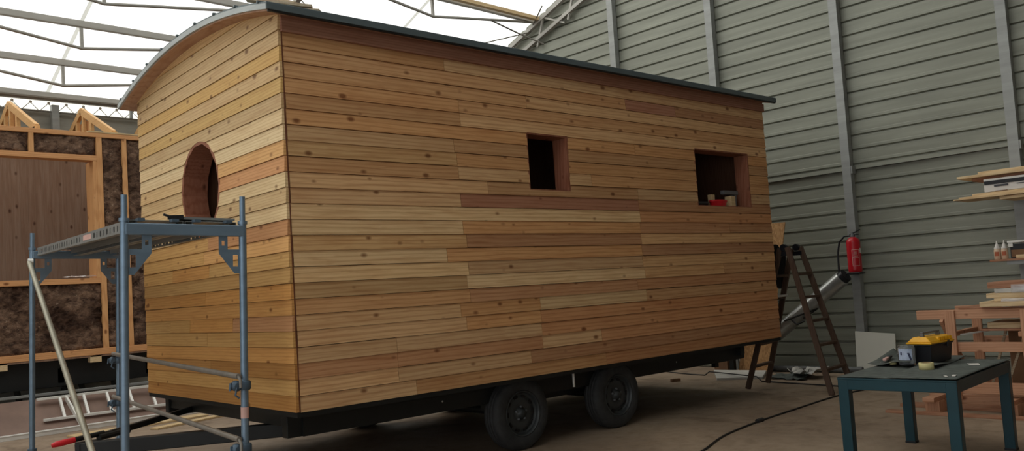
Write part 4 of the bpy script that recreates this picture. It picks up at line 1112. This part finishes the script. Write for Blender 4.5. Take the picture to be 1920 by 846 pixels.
t = thing('bracket_shelf', 'steel bracket arms carrying the upper boards on the ribbed wall', 'shelf bracket', (7.6, -3.2, 1.32))
m = MB()
for y in (-2.75, -3.7): m.bar((7.95, y, 1.325), (7.1, y, 1.325), .04, .03); m.bar((7.93, y, 1.05), (7.3, y, 1.31), .03, .03)
m.build('arm', M_blackpl, t)
ub = [(7.15, 7.35, -2.2, -.0, 1.34, 1.375, M_pale_y, 'lowest thick board of the upper wall stack'),
      (7.12, 7.3, -1.75, 0, 1.378, 1.392, M_pale_y, 'long thin board under the white boxed package'),
      (7.14, 7.34, -1.80, 0, 1.394, 1.408, M_pale_y, 'second thin board below the package'),
      (7.2, 7.4, -1.92, 0, 1.41, 1.435, M_pale_y, 'pale board directly below the package'),]
for x0, x1, y, _, z0, z1, mt, lab in ub:
    m = MB(); m.box(x0, x1 + .3, -4.6, y, z0, z1); tag(m.build('shelf_board_stack', mt, bevel=.002), lab, 'board', 'boards stacked on the wall brackets')
t = thing('long_carton', 'long white carton with a black band between the stacked boards', 'carton', (7.4, -3.2, 1.437))
m = MB(); m.box(7.2, 7.6, -4.6, -2.045, 1.437, 1.578); m.build('carton', M_white, t, bevel=.003)
m = MB(); m.box(7.195, 7.2, -4.6, -2.05, 1.515, 1.555); m.build('black_band', M_blackpl, t)
m = MB(); m.box(7.193, 7.2, -2.28, -2.145, 1.487, 1.507); m.box(7.193, 7.2, -2.62, -2.36, 1.493, 1.5); m.build('print', plain('carton_print', (64, 64, 70), .6), t)
m = MB(); m.box(7.193, 7.2, -2.27, -2.15, 1.437, 1.443); m.build('seal', M_card, t)
uu = [(7.3, 7.6, -1.9, 1.58, 1.612, M_redbrd, 'dark board lying directly on the long carton'),
      (7.2, 7.42, -1.78, 1.614, 1.642, M_pale_y, 'wide pale board above the long carton'),
      (7.25, 7.5, -1.98, 1.644, 1.672, M_pale_y, 'topmost pale board of the upper wall stack')]
for x0, x1, y, z0, z1, mt, lab in uu:
    m = MB(); m.box(x0, x1 + .2, -4.6, y, z0, z1); tag(m.build('shelf_board_stack', mt, bevel=.002), lab, 'board', 'boards stacked on the wall brackets')

# ================================================================== CAMERA, LIGHT
cam_d = bpy.data.cameras.new('camera'); cam = bpy.data.objects.new('camera', cam_d); COL.objects.link(cam)
yaw, pitch, roll = 0.8456 - .0403, .0560, -.0648
fw = Vector((math.cos(pitch) * math.cos(yaw), math.cos(pitch) * math.sin(yaw), math.sin(pitch)))
r0 = Vector((math.sin(yaw), -math.cos(yaw), 0)); u0 = r0.cross(fw)
rv = r0 * math.cos(roll) + u0 * math.sin(roll); uv = rv.cross(fw)
Rm = Matrix((rv, uv, -fw)).transposed()
cam.matrix_world = Matrix.Translation((-2.798, -5.041, .703)) @ Rm.to_4x4()
cam_d.sensor_width = 36; cam_d.lens = 1580.97 / 1920 * 36; cam_d.shift_y = 34.72 / 1920; cam_d.clip_start = .05; cam_d.clip_end = 200
sc.camera = cam

w = bpy.data.worlds.new('sky'); sc.world = w; w.use_nodes = True
bg = w.node_tree.nodes['Background']; bg.inputs[0].default_value = (.95, .98, 1, 1); bg.inputs[1].default_value = 1.75
sun = bpy.data.lights.new('hazy_sun', 'SUN'); sun.energy = .7; sun.angle = math.radians(25); sun.color = (1, .95, .86)
so = bpy.data.objects.new('hazy_sun', sun); COL.objects.link(so)
so.rotation_euler = Vector((.35, -.75, -.85)).to_track_quat('-Z', 'Y').to_euler(); so.location = (-6, 12, 14)

sc.view_settings.view_transform = 'Standard'; sc.view_settings.look = 'None'; sc.view_settings.gamma = 1; sc.view_settings.use_curve_mapping = False
sc.view_settings.exposure = 0.0
sc.render.engine = 'CYCLES'
sc.cycles.use_denoising = True
sc.cycles.max_bounces = 8; sc.cycles.diffuse_bounces = 5; sc.cycles.transparent_max_bounces = 12
sc.cycles.sample_clamp_indirect = 6
